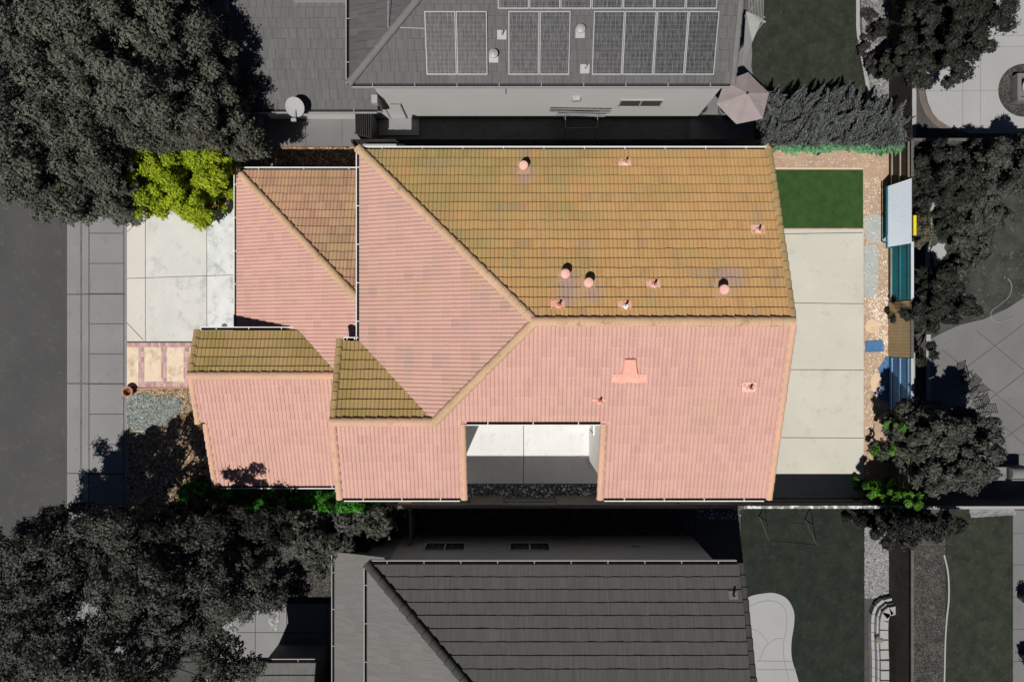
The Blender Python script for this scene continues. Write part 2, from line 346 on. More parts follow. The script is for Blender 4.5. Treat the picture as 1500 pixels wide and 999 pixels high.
# ------------------------------------------------------------------ roofs
PITCH = .34
def slope(parent, org, up, z0, polys, mat, rib=.034, step=.05, course=.352, rw=.15, name='roof_slope', jit=0):
    up = Vector((*up, 0)); al = Vector((up.y, -up.x, 0)); org = Vector((*org, 0))
    bmT = bmesh.new(); prof = [(0, 0), (.1, .6), (.27, .92), (.5, 1), (.73, .92), (.9, .6)] if rib else [(0, 1), (.97, 1), (.975, 0), (.995, 0)]
    for poly in polys:
        uvp = [((Vector((*p, 0))-org).dot(al), (Vector((*p, 0))-org).dot(up)) for p in poly]
        u0, u1 = min(p[0] for p in uvp), max(p[0] for p in uvp); v0, v1 = min(p[1] for p in uvp), max(p[1] for p in uvp)
        if rib:
            us = [((k+a)*rw, h*rib) for k in range(math.floor(u0/rw), math.ceil(u1/rw)+1) for a, h in prof]
        else:
            us = [(k*rw, 0) for k in range(math.floor(u0/rw), math.ceil(u1/rw)+2)]
        rows = []
        for k in range(math.floor(v0/course+1e-6), math.ceil(v1/course-1e-6)):
            rows += [(k*course, step, k), ((k+1)*course, 0, k)]
        nu = len(us); vs = []; bm = bmesh.new()
        U = np.array([u for u, _ in us]); HH = np.array([h for _, h in us])
        for v, s_, k in rows:
            rr = np.random.default_rng(1000+k)
            ju = rr.uniform(-jit, jit, nu) if jit else np.zeros(nu)
            tilej = np.random.default_rng(500+k).uniform(-.004, .006, 400)
            zz = z0+PITCH*v+HH+s_+ju+(tilej[(np.floor(U/(2*rw)).astype(int)) % 400] if s_ else 0)
            jv = np.random.default_rng(900+k).uniform(-.008, .008, 400)[(np.floor(U/(2*rw)).astype(int)) % 400] if s_ and v > v0+.01 else 0*U
            X = org.x+al.x*U+up.x*(v+jv); Y = org.y+al.y*U+up.y*(v+jv)
            vs += [bm.verts.new(c) for c in zip(X, Y, zz)]
        for r in range(len(rows)-1):
            for c in range(nu-1):
                a = r*nu+c; bm.faces.new((vs[a], vs[a+1], vs[a+nu+1], vs[a+nu]))
        n = len(poly); cx = sum(p[0] for p in poly)/n; cy = sum(p[1] for p in poly)/n
        for i in range(n):
            a = Vector((*poly[i], 0)); b = Vector((*poly[(i+1) % n], 0)); d = b-a
            nn = Vector((d.y, -d.x, 0)).normalized()
            if nn.dot(Vector((cx, cy, 0))-a) > 0: nn = -nn
            bmesh.ops.bisect_plane(bm, geom=bm.verts[:]+bm.edges[:]+bm.faces[:], plane_co=a, plane_no=nn, clear_outer=True, dist=1e-5)
        me = bpy.data.meshes.new('t'); bm.to_mesh(me); bmT.from_mesh(me); bm.free(); bpy.data.meshes.remove(me)
        # deck under the tiles
        zf = lambda x, y: z0+PITCH*(Vector((x, y, 0))-org).dot(up)
        me = bpy.data.meshes.new('t'); d_ = MB().prism(list(poly), lambda x, y: zf(x, y)-.16, lambda x, y: zf(x, y)-.012)
        me.from_pydata(d_.v, [], d_.f); bmT.from_mesh(me); bpy.data.meshes.remove(me)
    bmesh.ops.recalc_face_normals(bmT, faces=bmT.faces[:]) if False else None
    ul = bmT.loops.layers.uv.new('UVMap')
    for f in bmT.faces:
        if f.normal.z < 0 and abs(f.normal.z) > .5 : f.normal_flip()
        c0 = f.calc_center_median()-org
        vv = c0.dot(up)
        for lp in f.loops:
            c = lp.vert.co-org; lp[ul].uv = (c.dot(al)+50, c.dot(up)+50*course)
    me = bpy.data.meshes.new(name); bmT.to_mesh(me); bmT.free()
    return link(name, me, mat, parent)
def cap(parent, p0, p1, mat, r=.15, name='ridge_cap', seg=.40, lift=.02):
    p0, p1 = Vector(p0), Vector(p1); L_ = (p1-p0).length; n = max(1, round(L_/seg)); d = (p1-p0)/n
    side = Vector((-d.y, d.x, 0)).normalized(); upv = d.normalized().cross(side)
    if upv.z < 0: upv = -upv
    mb = MB(); K = 9
    for i in range(n):
        a = p0+d*i-d.normalized()*.04; b = p0+d*(i+1)
        j = random.uniform(-.008, .008)
        ra, rb = r*1.08+j, r*.93
        vs = []
        for p, rr, up2 in ((a, ra, lift+.022), (b, rb, lift), (a, ra-.03, lift+.022)):
            for k in range(K):
                t = math.pi*(k/(K-1))*1.06-.09
                vs.append(p+side*math.cos(t)*rr+upv*(math.sin(t)*rr*.75+up2))
        fs = [(k, k+1, K+k+1, K+k) for k in range(K-1)]+[(k+1, k, 2*K+k, 2*K+k+1) for k in range(K-1)]
        mb.add(vs, fs)
    mb2 = mb.build(name, mat, parent, smooth=False); return mb2
def gutter(parent, p0, p1, out, z, mat=None, n=None, ins=None, wid=.13):
    """white half-box gutter hung outside the eave line, with straps as sub-parts"""
    mat = mat or WHITE
    out = Vector((*out, 0)); p0 = Vector((*p0, z)); p1 = Vector((*p1, z)); d = (p1-p0).normalized()
    mb = MB()
    c = out*(wid-.0); mb.bar(p0+c+Vector((0,0,-.02)), p1+c+Vector((0,0,-.02)), .035, .13)
    g = mb.build('gutter', mat, parent)
    MB().bar(p0+out*wid*.47+Vector((0,0,-.085)), p1+out*wid*.47+Vector((0,0,-.085)), wid*.78, .02).build('gutter_trough', ins or DARKGAP, g)
    L_ = (p1-p0).length; n = n or max(2, round(L_/1.45))
    for i in range(n):
        q = p0+d*L_*(i+.5)/n
        MB().bar(q+Vector((0,0,.052))-out*.01, q+out*(wid+.02)+Vector((0,0,.052)), .028, .012).build('gutter_strap', mat, g)
    return g
def window(parent, c, wdir, w_, h, out, frame, glass, panes=2, grid=False):
    """window on a wall: c = centre on the wall face, wdir along the wall, out = outward"""
    c = Vector(c); a = Vector((*wdir, 0)); o = Vector((*out, 0)); z = Vector((0, 0, 1))
    def bx(mb, u0, u1, v0, v1, d0, d1):
        vs = [c+a*u+z*v+o*d for d in (d0, d1) for u, v in ((u0, v0), (u1, v0), (u1, v1), (u0, v1))]
        mb.add(vs, [(3,2,1,0),(4,5,6,7),(0,1,5,4),(1,2,6,5),(2,3,7,6),(3,0,4,7)])
    f = .05; mb = MB()
    bx(mb, -w_/2-f, w_/2+f, h/2, h/2+f, 0, .05); bx(mb, -w_/2-f, w_/2+f, -h/2-f, -h/2, 0, .05)
    bx(mb, -w_/2-f, -w_/2, -h/2, h/2, 0, .05); bx(mb, w_/2, w_/2+f, -h/2, h/2, 0, .05)
    for k in range(1, panes): bx(mb, -w_/2+k*w_/panes-.03, -w_/2+k*w_/panes+.03, -h/2, h/2, 0, .048)
    fr = mb.build('window', frame, parent)
    mb = MB(); bx(mb, -w_/2, w_/2, -h/2, h/2, .004, .012); mb.build('pane', glass, fr)
    if grid:
        mb = MB()
        for k in range(panes):
            for j in (1, 2):
                u = -w_/2+(k+j/3)*w_/panes; bx(mb, u-.008, u+.008, -h/2, h/2, .012, .022)
        bx(mb, -w_/2, w_/2, -.008, .008, .012, .02); mb.build('muntin', SWALL, fr)
    return fr

# ------------------------------------------------------------------ foliage
def leaf_mesh(name, C, N, size, aspect, mat, parent=None, origin=None, along=None):
    n = len(C); N = N/np.linalg.norm(N, axis=1)[:, None]
    A = rng.normal(size=(n, 3)) if along is None else along
    A = A-(A*N).sum(1)[:, None]*N; A /= np.linalg.norm(A, axis=1)[:, None]+1e-9; B = np.cross(N, A)
    s = (size*rng.uniform(.6, 1.3, n))[:, None]
    V = np.empty((n, 4, 3)); V[:, 0] = C-A*s*aspect; V[:, 1] = C-B*s*.55+N*s*.12; V[:, 2] = C+A*s*aspect; V[:, 3] = C+B*s*.55+N*s*.12
    me = bpy.data.meshes.new(name); me.vertices.add(n*4); me.loops.add(n*4); me.polygons.add(n)
    me.vertices.foreach_set('co', V.reshape(-1)); me.loops.foreach_set('vertex_index', np.arange(n*4, dtype=np.int32))
    me.polygons.foreach_set('loop_start', np.arange(0, n*4, 4, dtype=np.int32)); me.polygons.foreach_set('loop_total', np.full(n, 4, dtype=np.int32))
    me.update(calc_edges=True)
    return link(name, me, mat, parent, origin)
def dome(cx, cy, zc, rx, ry, rz, sp, wob=.14, zj=.62, seed=0, keep=.76, layers=2):
    """leaf clumps over an uneven dome"""
    r = np.random.default_rng(seed); ph = r.uniform(0, 6.28, 6); out = []
    for lay in range(layers):
        k = 1-lay*.28
        nx = int(2*rx/sp)+2; ny = int(2*ry/sp)+2
        for i in range(-nx, nx+1):
            for j in range(-ny, ny+1):
                x = (i+(j % 2)*.5+r.uniform(-.38, .38))*sp; y = (j*.87+r.uniform(-.38, .38))*sp
                th = math.atan2(y/ry, x/rx); d = math.hypot(x/rx, y/ry)
                lim = 1+wob*(math.sin(2*th+ph[0])*.5+math.sin(3*th+ph[1])*.5+math.sin(5*th+ph[2])*.45+math.sin(9*th+ph[3])*.3)
                d /= lim
                if d > 1 or r.random() > (keep if lay == 0 else 1): continue
                z = zc+rz*k*math.sqrt(max(0, 1-d*d))+r.uniform(-zj, zj)-lay*1.0
                out.append((cx+x, cy+y, z+.55*math.sin(x*1.7+ph[4])*math.sin(y*1.9+ph[5]), sp*r.uniform(.42, .8)))
    return np.array(out)
def puffs_to_leaves(pf, per, seed=0):
    r = np.random.default_rng(seed); n = len(pf)*per
    D = r.normal(size=(n, 3)); D[:, 2] = np.abs(D[:, 2])*1.0-.25; D /= np.linalg.norm(D, axis=1)[:, None]
    Q = np.repeat(pf, per, axis=0)
    lump = 1+.30*np.sin(D[:, 0]*6+Q[:, 0]*3)*np.cos(D[:, 1]*5+Q[:, 1]*4)+.18*np.sin(D[:, 1]*13+Q[:, 1]*7+D[:, 0]*9)
    lump *= np.where(r.random(n) < .16, r.uniform(1.05, 1.38, n), 1)
    C = Q[:, :3]+D*(Q[:, 3]*r.uniform(.62, 1.05, n)*lump)[:, None]*np.array([1, 1, .8])
    N = D*.9+r.normal(size=(n, 3))*.42+np.array([0, 0, .35])
    return C, N
def trunk(parent, x, y, r, pf, k=6, seed=0):
    rr = random.Random(seed); mb = MB(); z1 = float(pf[:, 2].max())
    cx, cy = float(pf[:, 0].mean()), float(pf[:, 1].mean())
    pts = [Vector((x, y, -.02))]
    for i in range(4): t_ = (i+1)/4; pts.append(Vector((x+(cx-x)*t_*.6+rr.uniform(-.08, .08), y+(cy-y)*t_*.6+rr.uniform(-.08, .08), z1*.52*t_)))
    for i in range(4): mb.tube(pts[i], pts[i+1], r*(1-.12*i), r*(1-.12*(i+1)), 9)
    top = pts[-1]; order = np.argsort(np.arctan2(pf[:, 1]-cy, pf[:, 0]-cx)); n = len(order)
    for i in range(k):
        e = Vector(pf[order[int((i+rr.random()*.6)/k*n) % n], :3]); e.z -= .35; e = top.lerp(e, .9)
        m = top.lerp(e, .5)+Vector((0, 0, -.05)); mb.tube(top, m, r*.5, r*.33, 7); mb.tube(m, e, r*.33, r*.12, 6)
        for q in (1, 2):
            e2 = Vector(pf[order[int((i+.3*q)/k*n) % n], :3]); e2.z -= .4; mb.tube(m, m.lerp(e2, .85), r*.2, r*.07, 5)
    return mb.build('trunk', BARK, parent, smooth=True)
def tree(name, label, cat, domes, leaf, per, mat, trunks, clip=None, group=None, aspect=1.0, seed=0, tr=.16, extra=None):
    """domes: list of (px,py,ztop,zc, rx,ry(m), spacing)"""
    pf = []
    for i, (px, py, zt, zb, rx, ry, sp) in enumerate(domes):
        x, y, _ = P(px, py, zt-.3*(zt-zb)); pf.append(dome(x, y, zb, rx, ry, zt-zb, sp, seed=seed*31+i))
    pf = np.concatenate(pf); C, N = puffs_to_leaves(pf, int(per*1.75), seed)
    if clip is not None:
        k = clip(C); C, N = C[k], N[k]
    tx, ty, tz, sp = trunks
    tx, ty = .4*tx+.6*float(C[:, 0].mean()), .4*ty+.6*float(C[:, 1].mean())
    t = thing(name, label, cat, (tx, ty, 0), group)
    leaf_mesh('crown', C, N, leaf*.68, aspect*1.15, mat, t)
    if clip is not None: pf = pf[clip(pf)]
    trunk(t, tx, ty, tr, pf, 6, seed)
    return t
def bush(name, label, cat, domes, leaf, per, mat, clip=None, group=None, aspect=1.0, seed=0):
    pf = []
    for i, (px, py, zt, zb, rx, ry, sp) in enumerate(domes):
        x, y, _ = P(px, py, zt-.3*(zt-zb)); pf.append(dome(x, y, zb, rx, ry, zt-zb, sp, seed=seed*31+i, zj=.12))
    pf = np.concatenate(pf); C, N = puffs_to_leaves(pf, per, seed); 
    C[:, 2] = np.maximum(C[:, 2], .02)
    if clip is not None:
        k = clip(C); C, N = C[k], N[k]
    t = thing(name, label, cat, (C[:, 0].mean(), C[:, 1].mean(), 0), group)
    leaf_mesh('foliage', C, N, leaf, aspect, mat, t)
    mb = MB(); cx, cy = C[:, 0].mean(), C[:, 1].mean(); pk = pf if clip is None else pf[clip(pf)]
    for i in range(7):
        e = pk[(i*len(pk))//7]; mb.tube((cx+(e[0]-cx)*.25, cy+(e[1]-cy)*.25, 0), (e[0], e[1], max(.15, e[2]-.25)), .03, .008, 5)
    mb.build('stem', BARK, t)
    return t
def strands(name, label, cat, pts, length, mat, flow, clip=None, per=60, wd=.016, seed=0):
    """feathery juniper: pts = rows of (x,y,z,r); strands fan out and lean with the flow"""
    r = np.random.default_rng(seed); n = len(pts)*per; Q = np.repeat(np.array(pts), per, axis=0)
    ax = np.array(flow)+r.normal(size=(len(pts), 3))*np.array([.45, .3, .2]); ax /= np.linalg.norm(ax, axis=1)[:, None]; AX = np.repeat(ax, per, axis=0)
    tt = r.uniform(0, 1, n); sprd = (1.05-tt)*.55
    C = Q[:, :3]+AX*(Q[:, 3]*2.0*(tt-.35))[:, None]+r.normal(size=(n, 3))*(Q[:, 3]*sprd*.5)[:, None]
    N = r.normal(size=(n, 3))*.5+np.array([0, 0, 1.]); D2 = AX+r.normal(size=(n, 3))*.22
    if clip is not None:
        k = clip(C); C, N, D2 = C[k], N[k], D2[k]
    C[:, 2] = np.maximum(C[:, 2], .05)
    t = thing(name, label, cat, (C[:, 0].mean(), C[:, 1].mean(), 0))
    leaf_mesh('foliage', C, N, wd*2.2, length/(wd*2.2)/2, mat, t, along=D2)
    mb = MB()
    for p in pts[::max(1, len(pts)//14)]: mb.tube((p[0], p[1], 0), (p[0]+flow[0]*.3, p[1]+flow[1]*.3, max(.2, p[2])), .04, .015, 5)
    mb.build('stem', BARK, t); return t
def scatter(name, poly_px, n, s0, s1, z, mat, seed=0, label=None, test=None):
    """countless stones: small irregular solids as one stuff object"""
    r = np.random.default_rng(seed); pw = [P(x, y, 0)[:2] for x, y in poly_px]
    xs = [p[0] for p in pw]; ys = [p[1] for p in pw]; X = r.uniform(min(xs), max(xs), n*3); Y = r.uniform(min(ys), max(ys), n*3)
    ins = np.zeros(len(X), bool); m = len(pw)
    for i in range(m):
        x1, y1 = pw[i]; x2, y2 = pw[(i+1) % m]
        c = ((y1 > Y) != (y2 > Y)); ins ^= c & (X < (x2-x1)*(Y-y1)/((y2-y1) if abs(y2-y1) > 1e-9 else 1e-9)+x1)
    X, Y = X[ins][:n], Y[ins][:n]; k = len(X)
    base = np.array([(1,0,0),(0,1,0),(-1,0,0),(0,-1,0),(0,0,1),(0,0,-.3)], float)
    s = r.uniform(s0, s1, k)**1; a = r.uniform(0, 6.28, k); ex = r.uniform(.6, 1.3, (k, 3))
    V = base[None]*ex[:, None, :]*s[:, None, None]*np.array([1, 1, .5]); ca, sa = np.cos(a)[:, None], np.sin(a)[:, None]
    W = np.stack([V[..., 0]*ca-V[..., 1]*sa+X[:, None], V[..., 0]*sa+V[..., 1]*ca+Y[:, None], V[..., 2]+z], -1)
    F = np.array([(0,1,4),(1,2,4),(2,3,4),(3,0,4),(1,0,5),(2,1,5),(3,2,5),(0,3,5)])
    F = (F[None]+np.arange(k)[:, None, None]*6).reshape(-1, 3)
    me = bpy.data.meshes.new(name); me.from_pydata(W.reshape(-1, 3).tolist(), [], F.tolist()); me.update()
    o = link(name, me, mat, origin=(float(X.mean()), float(Y.mean()), 0)); tag(o, label, name.replace('_', ' '), None, 'stuff'); return o
# ================================================================== THE SETTING
g = MB().add([(-300,-300,-.16),(300,-300,-.16),(300,300,-.16),(-300,300,-.16)], [(0,1,2,3)]).build('ground', GROUND); g['kind'] = 'structure'
XC = P(129, 0)[0]
struct('terrain', MB().box(XC-.05, 120, -120, 120, -.5, -.012), GROUND)
struct('street', MB().box(-40, -20.28, -120, 120, -.3, -.125), ASPH)
# rolled kerb and gutter pan
mb = MB(); prof = [(-20.28, -.119), (-19.62, -.122), (-19.50, -.10), (-19.36, -.03), (-19.26, .002), (-19.20, .006), (-19.20, -.3), (-20.28, -.3)]
vs = [(x, y, z) for y in (-120, 120) for x, z in prof]; n = len(prof)
mb.add(vs, [tuple(range(n)), tuple(range(n, 2*n))[::-1]]+[(i, n+i, n+(i+1) % n, (i+1) % n) for i in range(n)])
struct('kerb', mb, CGREY)
struct('sidewalk', MB().box(-19.19, P(186, 0)[0], -120, 120, -.3, .006), CGREY)
joints('sidewalk_joint', [((130, 342+44.1*k), (181.5, 342+44.1*k)) for k in range(-9, 17)]+[((181.5, -100), (181.5, 1100)), ((130.5, -100), (130.5, 1100))], .03, .0085, JOINTG)
mb = MB()
for py in (36, 167, 298, 431, 562, 694, 826):
    yy = P(0, py)[1]; pr = [(-20.27,-.115),(-19.62,-.118),(-19.50,-.096),(-19.36,-.026),(-19.26,.006),(-19.19,.0105),(P(183,0)[0],.0105)]
    mb.add([(x, yy+d, z) for d in (-.022, .022) for x, z in pr], [(i, i+1, 8+i, 7+i) for i in range(6)])
struct('kerb_joint', mb, JOINTG)
strip('gutter_stain', [(117.2, -60), (116.8, 260), (117.5, 330), (117.8, 500), (117, 760), (117, 1060)], .16, -.117, STAINM, th=.003)

sheet('driveway', [(186,308),(213,308),(213,500),(186,500)], .004, DRIVE3)
sheet('driveway', [(213,308),(303,308),(303,500),(213,500)], .0045, DRIVE)
sheet('driveway', [(303,308),(372,308),(372,500),(303,500)], .005, DRIVE2)
joints('driveway_joint', [((213,308),(213,500)), ((303,308),(303,500)), ((186,408),(372,402)), ((186,340),(212,316)), ((186,473),(210,498)), ((186,501),(372,501))], .025, .007, JOINT)
sheet('front_slab', [(330,290),(372,290),(372,308),(330,308)], .003, DRIVE3)
sheet('planting_bed', [(184,190),(500,190),(500,222),(346,250),(346,290),(330,290),(330,308),(184,308)], -.002, MULCH)
sheet('side_yard', [(380,216),(760,214),(760,260),(380,260)], .002, GRAV)
# tan walkway with brick bands
sheet('walkway', [(186,502),(310,502),(310,566),(186,566)], .005, TAN)
for pts in ([(186,502),(310,502),(310,509),(186,509)], [(203,559),(310,559),(310,567),(203,567)]): sheet('brick_band', pts, .012, BRICKP)
for x in (203, 236, 269): sheet('brick_band', [(x,509.5),(x+8.5,509.5),(x+8.5,558.5),(x,558.5)], .0115, BRICKP)
strip('walkway_edging', [(184,568.5),(205,569.5),(280,567.8),(310,567.8)], .07, .03, TERRA)
sheet('front_yard', [(184,567),(360,567),(360,760),(184,760)], .001, GRAV)
sheet('slate_chip_bed', [(186,590),(190,578),(215,575),(232,583),(262,582),(268,590),(262,606),(250,618),(232,624),(214,634),(200,642),(187,628)], .006, GRAVB)
strip('yard_edging', [(184,632),(205,631.5),(232,632)], .03, .02, CREAM)
# courtyard
sheet('courtyard_slab', [(640,560),(766.5,560),(766.5,708),(640,708)], .004, COURT)
sheet('courtyard_slab', [(767.5,560),(900,560),(900,708),(767.5,708)], .0045, COURT)
joints('courtyard_joint', [((767,560),(767,708))], .025, .003, JOINT)
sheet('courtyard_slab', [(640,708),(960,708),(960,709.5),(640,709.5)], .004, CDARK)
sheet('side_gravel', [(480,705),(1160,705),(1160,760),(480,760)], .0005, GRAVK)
# back yard
sheet('backyard_soil', [(1090,210),(1335,210),(1335,750),(1090,750)], .001, DIRT)
sheet('turf_patch', [(1100,249),(1264,249),(1264,334.5),(1100,334.5)], .02, TURF)
strip('turf_edging', [(1100,247),(1264,247.5)], .09, .03, CREAM)
sheet('patio', [(1080,336),(1265,336),(1265,698),(1265,738),(1080,738)], .005, PATIO)
joints('patio_joint', [((1080,443),(1265,445)), ((1080,541),(1265,542)), ((1080,640.5),(1265,641.5)), ((1080,344),(1264,341))], .03, .007, JOINT)
sheet('blue_grey_soil', [(1266,318),(1282,313),(1301,322),(1302,345),(1292,358),(1270,352),(1266,340)], .006, DIRTB)
sheet('blue_grey_soil', [(1266,360),(1282,357),(1287,366),(1286,420),(1281,436),(1270,438),(1266,430)], .0065, DIRTB)
def blob_pts(cx, cy, rx, ry, n=22, seed=0, w=.1):
    r = random.Random(seed); return [(cx+rx*math.cos(6.283*i/n)*(1+r.uniform(-w, w)), cy+ry*math.sin(6.283*i/n)*(1+r.uniform(-w, w))) for i in range(n)]
tag(sheet('stepping_slab', blob_pts(1277.5,478,10.5,10.5,seed=3), .03, CREAM), 'round cream stepping slab set in the tan back yard soil', 'paving slab').pop('kind')
tag(sheet('stepping_slab', blob_pts(1283,560,8,15,seed=4), .03, CREAM), 'long cream stone patch beside the blue painted ground', 'paving slab').pop('kind')
tag(sheet('painted_slab', [(1267,500),(1292,498),(1294,505),(1294,515),(1268,516),(1267,508)], .035, BLUE), 'small blue painted slab with pale marks on the soil', 'painted slab').pop('kind')
tag(sheet('ground_cloth', [(1297,522),(1308,522),(1308,598),(1299,592),(1286,583),(1282,575),(1290,568),(1292,556),(1288,546),(1286,540),(1292,532)], .012, BLUE), 'ragged blue cloth on soil along the blue fence bay', 'ground cloth').pop('kind')
# grey neighbours' ground
sheet('north_path', [(360,174),(1120,174),(1120,214),(360,214)], .003, CDARK)  # walk coloured darker where the tiled house shades it
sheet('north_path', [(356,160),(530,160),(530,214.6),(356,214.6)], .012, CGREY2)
joints('north_path_joint', [((x,174),(x,214)) for x in (391,448,501,530,608,743,809,878,945,1012)], .03, .016, JOINTS)
sheet('side_step', [(555,170),(614,170),(614,199),(555,199)], .05, CGREY)  # paler concrete stands for the sunlit bit of this walk
sheet('north_east_patio', [(1010,0),(1105,0),(1135,0),(1112,12),(1104,60),(1100,98),(1112,150),(1120,205),(1010,205)], .013, CGREY2)
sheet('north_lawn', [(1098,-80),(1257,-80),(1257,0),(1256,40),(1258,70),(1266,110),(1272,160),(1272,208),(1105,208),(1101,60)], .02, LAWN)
strip('lawn_edging', [(1256,-60),(1256,40),(1258,62),(1264,92),(1270,125),(1272,170)], .16, .05, CGREY3)
sheet('shrub_bed', [(1258,-80),(1303,-80),(1303,208),(1270,208)], .008, GRAVW)
sheet('far_patio', [(1356,-60),(1356,135),(1359,150),(1366,166),(1378,180),(1393,188),(1420,196),(1560,196),(1560,-60)], .012, CGREY3)
joints('far_patio_joint', [((1356,134),(1560,133)), ((1410,0),(1410,196)), ((1436,0),(1436,196)), ((1400,53),(1560,53)), ((1400,69),(1560,69))], .025, .016, CGREY)
strip('brick_border', [(1349,112),(1349,133),(1352,150),(1359,166),(1370,179),(1388,190),(1412,200)], .28, .025, BRICKG)
strip('gravel_strip', [(1337,105),(1338,140),(1338,200)], .26, .008, CGREY3)
strip('garden_path', [(1374,286),(1365,310),(1360,335),(1358.5,360),(1358,385),(1360,425)], .22, .03, CGREY3)
sheet('rock_patch', [(1363,366),(1366,361),(1370,360),(1373,356),(1380,358),(1384,356),(1382,364),(1386,370),(1383,376),(1380,376),(1378,386),(1374,384),(1371,391),(1367,390),(1368,381),(1364,376)], .035, CGREY3)
sheet('garden_soil', [(1400,300),(1560,260),(1560,425),(1500,436),(1475,452),(1440,468),(1405,476),(1375,470),(1380,400)], .002, M('mottled_soil', (.060,.060,.054), (.022,.024,.019), (.13,.13,.122), 1.6, 3.2, 40, .45))
sheet('east_patio', [(1358,500),(1375,490),(1405,476),(1440,468),(1475,452),(1500,436),(1560,425),(1560,740),(1358,740)], .010, CGREY2)
joints('east_patio_joint', [((1499,475),(1414,539)), ((1560,500),(1444,589)), ((1560,575),(1455,655)), ((1431,485),(1560,592)), ((1380,512),(1520,628)), ((1395,560),(1520,668)), ((1414,539),(1370,572)), ((1455,667),(1560,663))], .04, .014, JOINTS)
strip('patio_kerb', [(1359,490),(1359,620)], .2, .06, CGREY3)
# south side
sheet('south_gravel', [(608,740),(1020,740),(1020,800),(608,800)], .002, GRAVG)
sheet('south_front_gravel', [(390,790),(560,790),(560,888),(390,888)], .003, GRAVG)
sheet('south_front_path', [(300,884),(560,884),(560,1080),(300,1080)], .004, CGREY)
joints('south_path_joint', [((374,884),(374,1060)), ((420,884),(420,1060)), ((478,884),(478,1060)), ((300,926),(560,926))], .03, .007, JOINTG)
LITPAVE = gravel_mat('painted_sunlit_paving', [(.30,.30,.29), (.2,.2,.2), (.12,.12,.12), (.36,.36,.35)], 9)
def blob_pts(cx, cy, rx, ry, n=22, seed=0, w=.1):
    r = random.Random(seed); return [(cx+rx*math.cos(6.283*i/n)*(1+r.uniform(-w, w)), cy+ry*math.sin(6.283*i/n)*(1+r.uniform(-w, w))) for i in range(n)]
sheet('painted_sun_patch', blob_pts(328,928,20,22,26,8,.3), .03, LITPAVE); sheet('painted_sun_patch', blob_pts(402,905,8,19,20,9,.25), .031, LITPAVE)  # sunlit paving among the tree shadows, painted as pale blotchy sheets
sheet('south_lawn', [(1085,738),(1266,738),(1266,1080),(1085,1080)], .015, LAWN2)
sheet('white_gravel_bed', [(1267,738),(1303,738),(1303,875),(1267,875)], .01, GRAVW)
def curve(pts, n=6):
    out = []
    m = len(pts)
    for i in range(m-1):
        p0, p1, p2, p3 = [np.array(pts[max(0, min(m-1, i+k))], float) for k in (-1, 0, 1, 2)]
        for j in range(n):
            t = j/n; out.append(tuple(.5*((2*p1)+(-p0+p2)*t+(2*p0-5*p1+4*p2-p3)*t*t+(-p0+3*p1-3*p2+p3)*t**3)))
    return out+[pts[-1]]
sheet('curved_patio', curve([(1085,882),(1098,873),(1115,869),(1134,868),(1152,876),(1162,893),(1163,912),(1159,940),(1160,965),(1170,1000),(1182,1060)])+[(1085,1060)], .03, CGREY3)
strip('patio_score', curve([(1095,888),(1118,880),(1138,881),(1150,893),(1152,915),(1147,945),(1150,975),(1162,1020)]), .03, .033, CGREY)
strip('patio_score', curve([(1100,920),(1113,926),(1125,941)]), .025, .0335, CGREY)
strip('patio_score', curve([(1112,967),(1120,948),(1134,936),(1147,934)]), .025, .034, CGREY)
joints('patio_score', [((1108,967),(1161,968)), ((1108,980),(1166,980))], .03, .0345, CGREY)
sheet('side_gravel_bed', [(1336,800),(1392,800),(1392,1080),(1336,1080)], .004, GRAVG)
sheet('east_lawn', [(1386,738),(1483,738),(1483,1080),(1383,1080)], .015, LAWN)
sheet('east_pavement', [(1483.5,747),(1560,747),(1560,1080),(1483.5,1080)], .02, CGREY2)
joints('east_pavement_joint', [((1483.5,y),(1560,y)) for y in (781,827,874,921,968)], .03, .023, JOINTS)
strip('bed_edging', curve([(1382,812),(1388,840),(1389,875),(1386,905),(1384,935),(1383,975),(1382,1010)]), .07, .05, CGREY3)

# ================================================================== MAIN HOUSE
hm = thing('tile_roof_house', 'large two storey house with pink and golden barrel tile roof around a bright courtyard', 'house', (0, 0, 0))
E5 = 5.5
slope(hm, (0, 7.13), (0, -1), E5, [[(-5.69,7.13),(9.61,7.13),(9.61,.66),(.78,.66)]], GOLD)['label'] = 'golden mossy north roof slope'
slope(hm, (-5.69, 0), (1, 0), E5, [[(-5.69,7.13),(.78,.66),(-2.786,-2.906),(-5.69,0)]], PINKW)['label'] = 'pink west hip slope stained with brown'
slope(hm, (0, -5.85), (0, 1), E5-.013, [[(3.27,-5.85),(9.61,-5.85),(9.61,.66),(3.27,.66)], [(-1.76,-2.89),(3.27,-2.89),(3.27,.66),(.78,.66),(-1.76,-1.88)],
      [(-6.45,-5.85),(-2.786,-5.85),(-2.786,-2.906),(-6.45,-2.906)], [(-2.786,-5.85),(-1.76,-5.85),(-1.76,-1.88),(-2.786,-2.906)]], PINK)['label'] = 'clean pink south roof slope'
slope(hm, (0, 0), (0, -1), E5, [[(-6.45,0),(-5.69,0),(-2.786,-2.906),(-6.45,-2.906)]], OLIVE)['label'] = 'small olive mossy slope of the south west wing'
slope(hm, (-11.36, 0), (1, 0), 2.8, [[(-11.36,7.04),(-5.3,.98),(-5.3,.42),(-11.36,.42)], [(-8.5,.42),(-5.3,.42),(-5.3,-1.345),(-6.74,-1.345)], [(-11.36,.42),(-8.65,.42),(-8.65,.25),(-11.36,.25)]], PINK)['label'] = 'pink slope above the garage'
slope(hm, (0, 7.04), (0, -1), 2.8, [[(-11.36,7.04),(-5.3,7.04),(-5.3,.98)]], GOLDP)['label'] = 'brownish pink triangular slope of the garage roof'
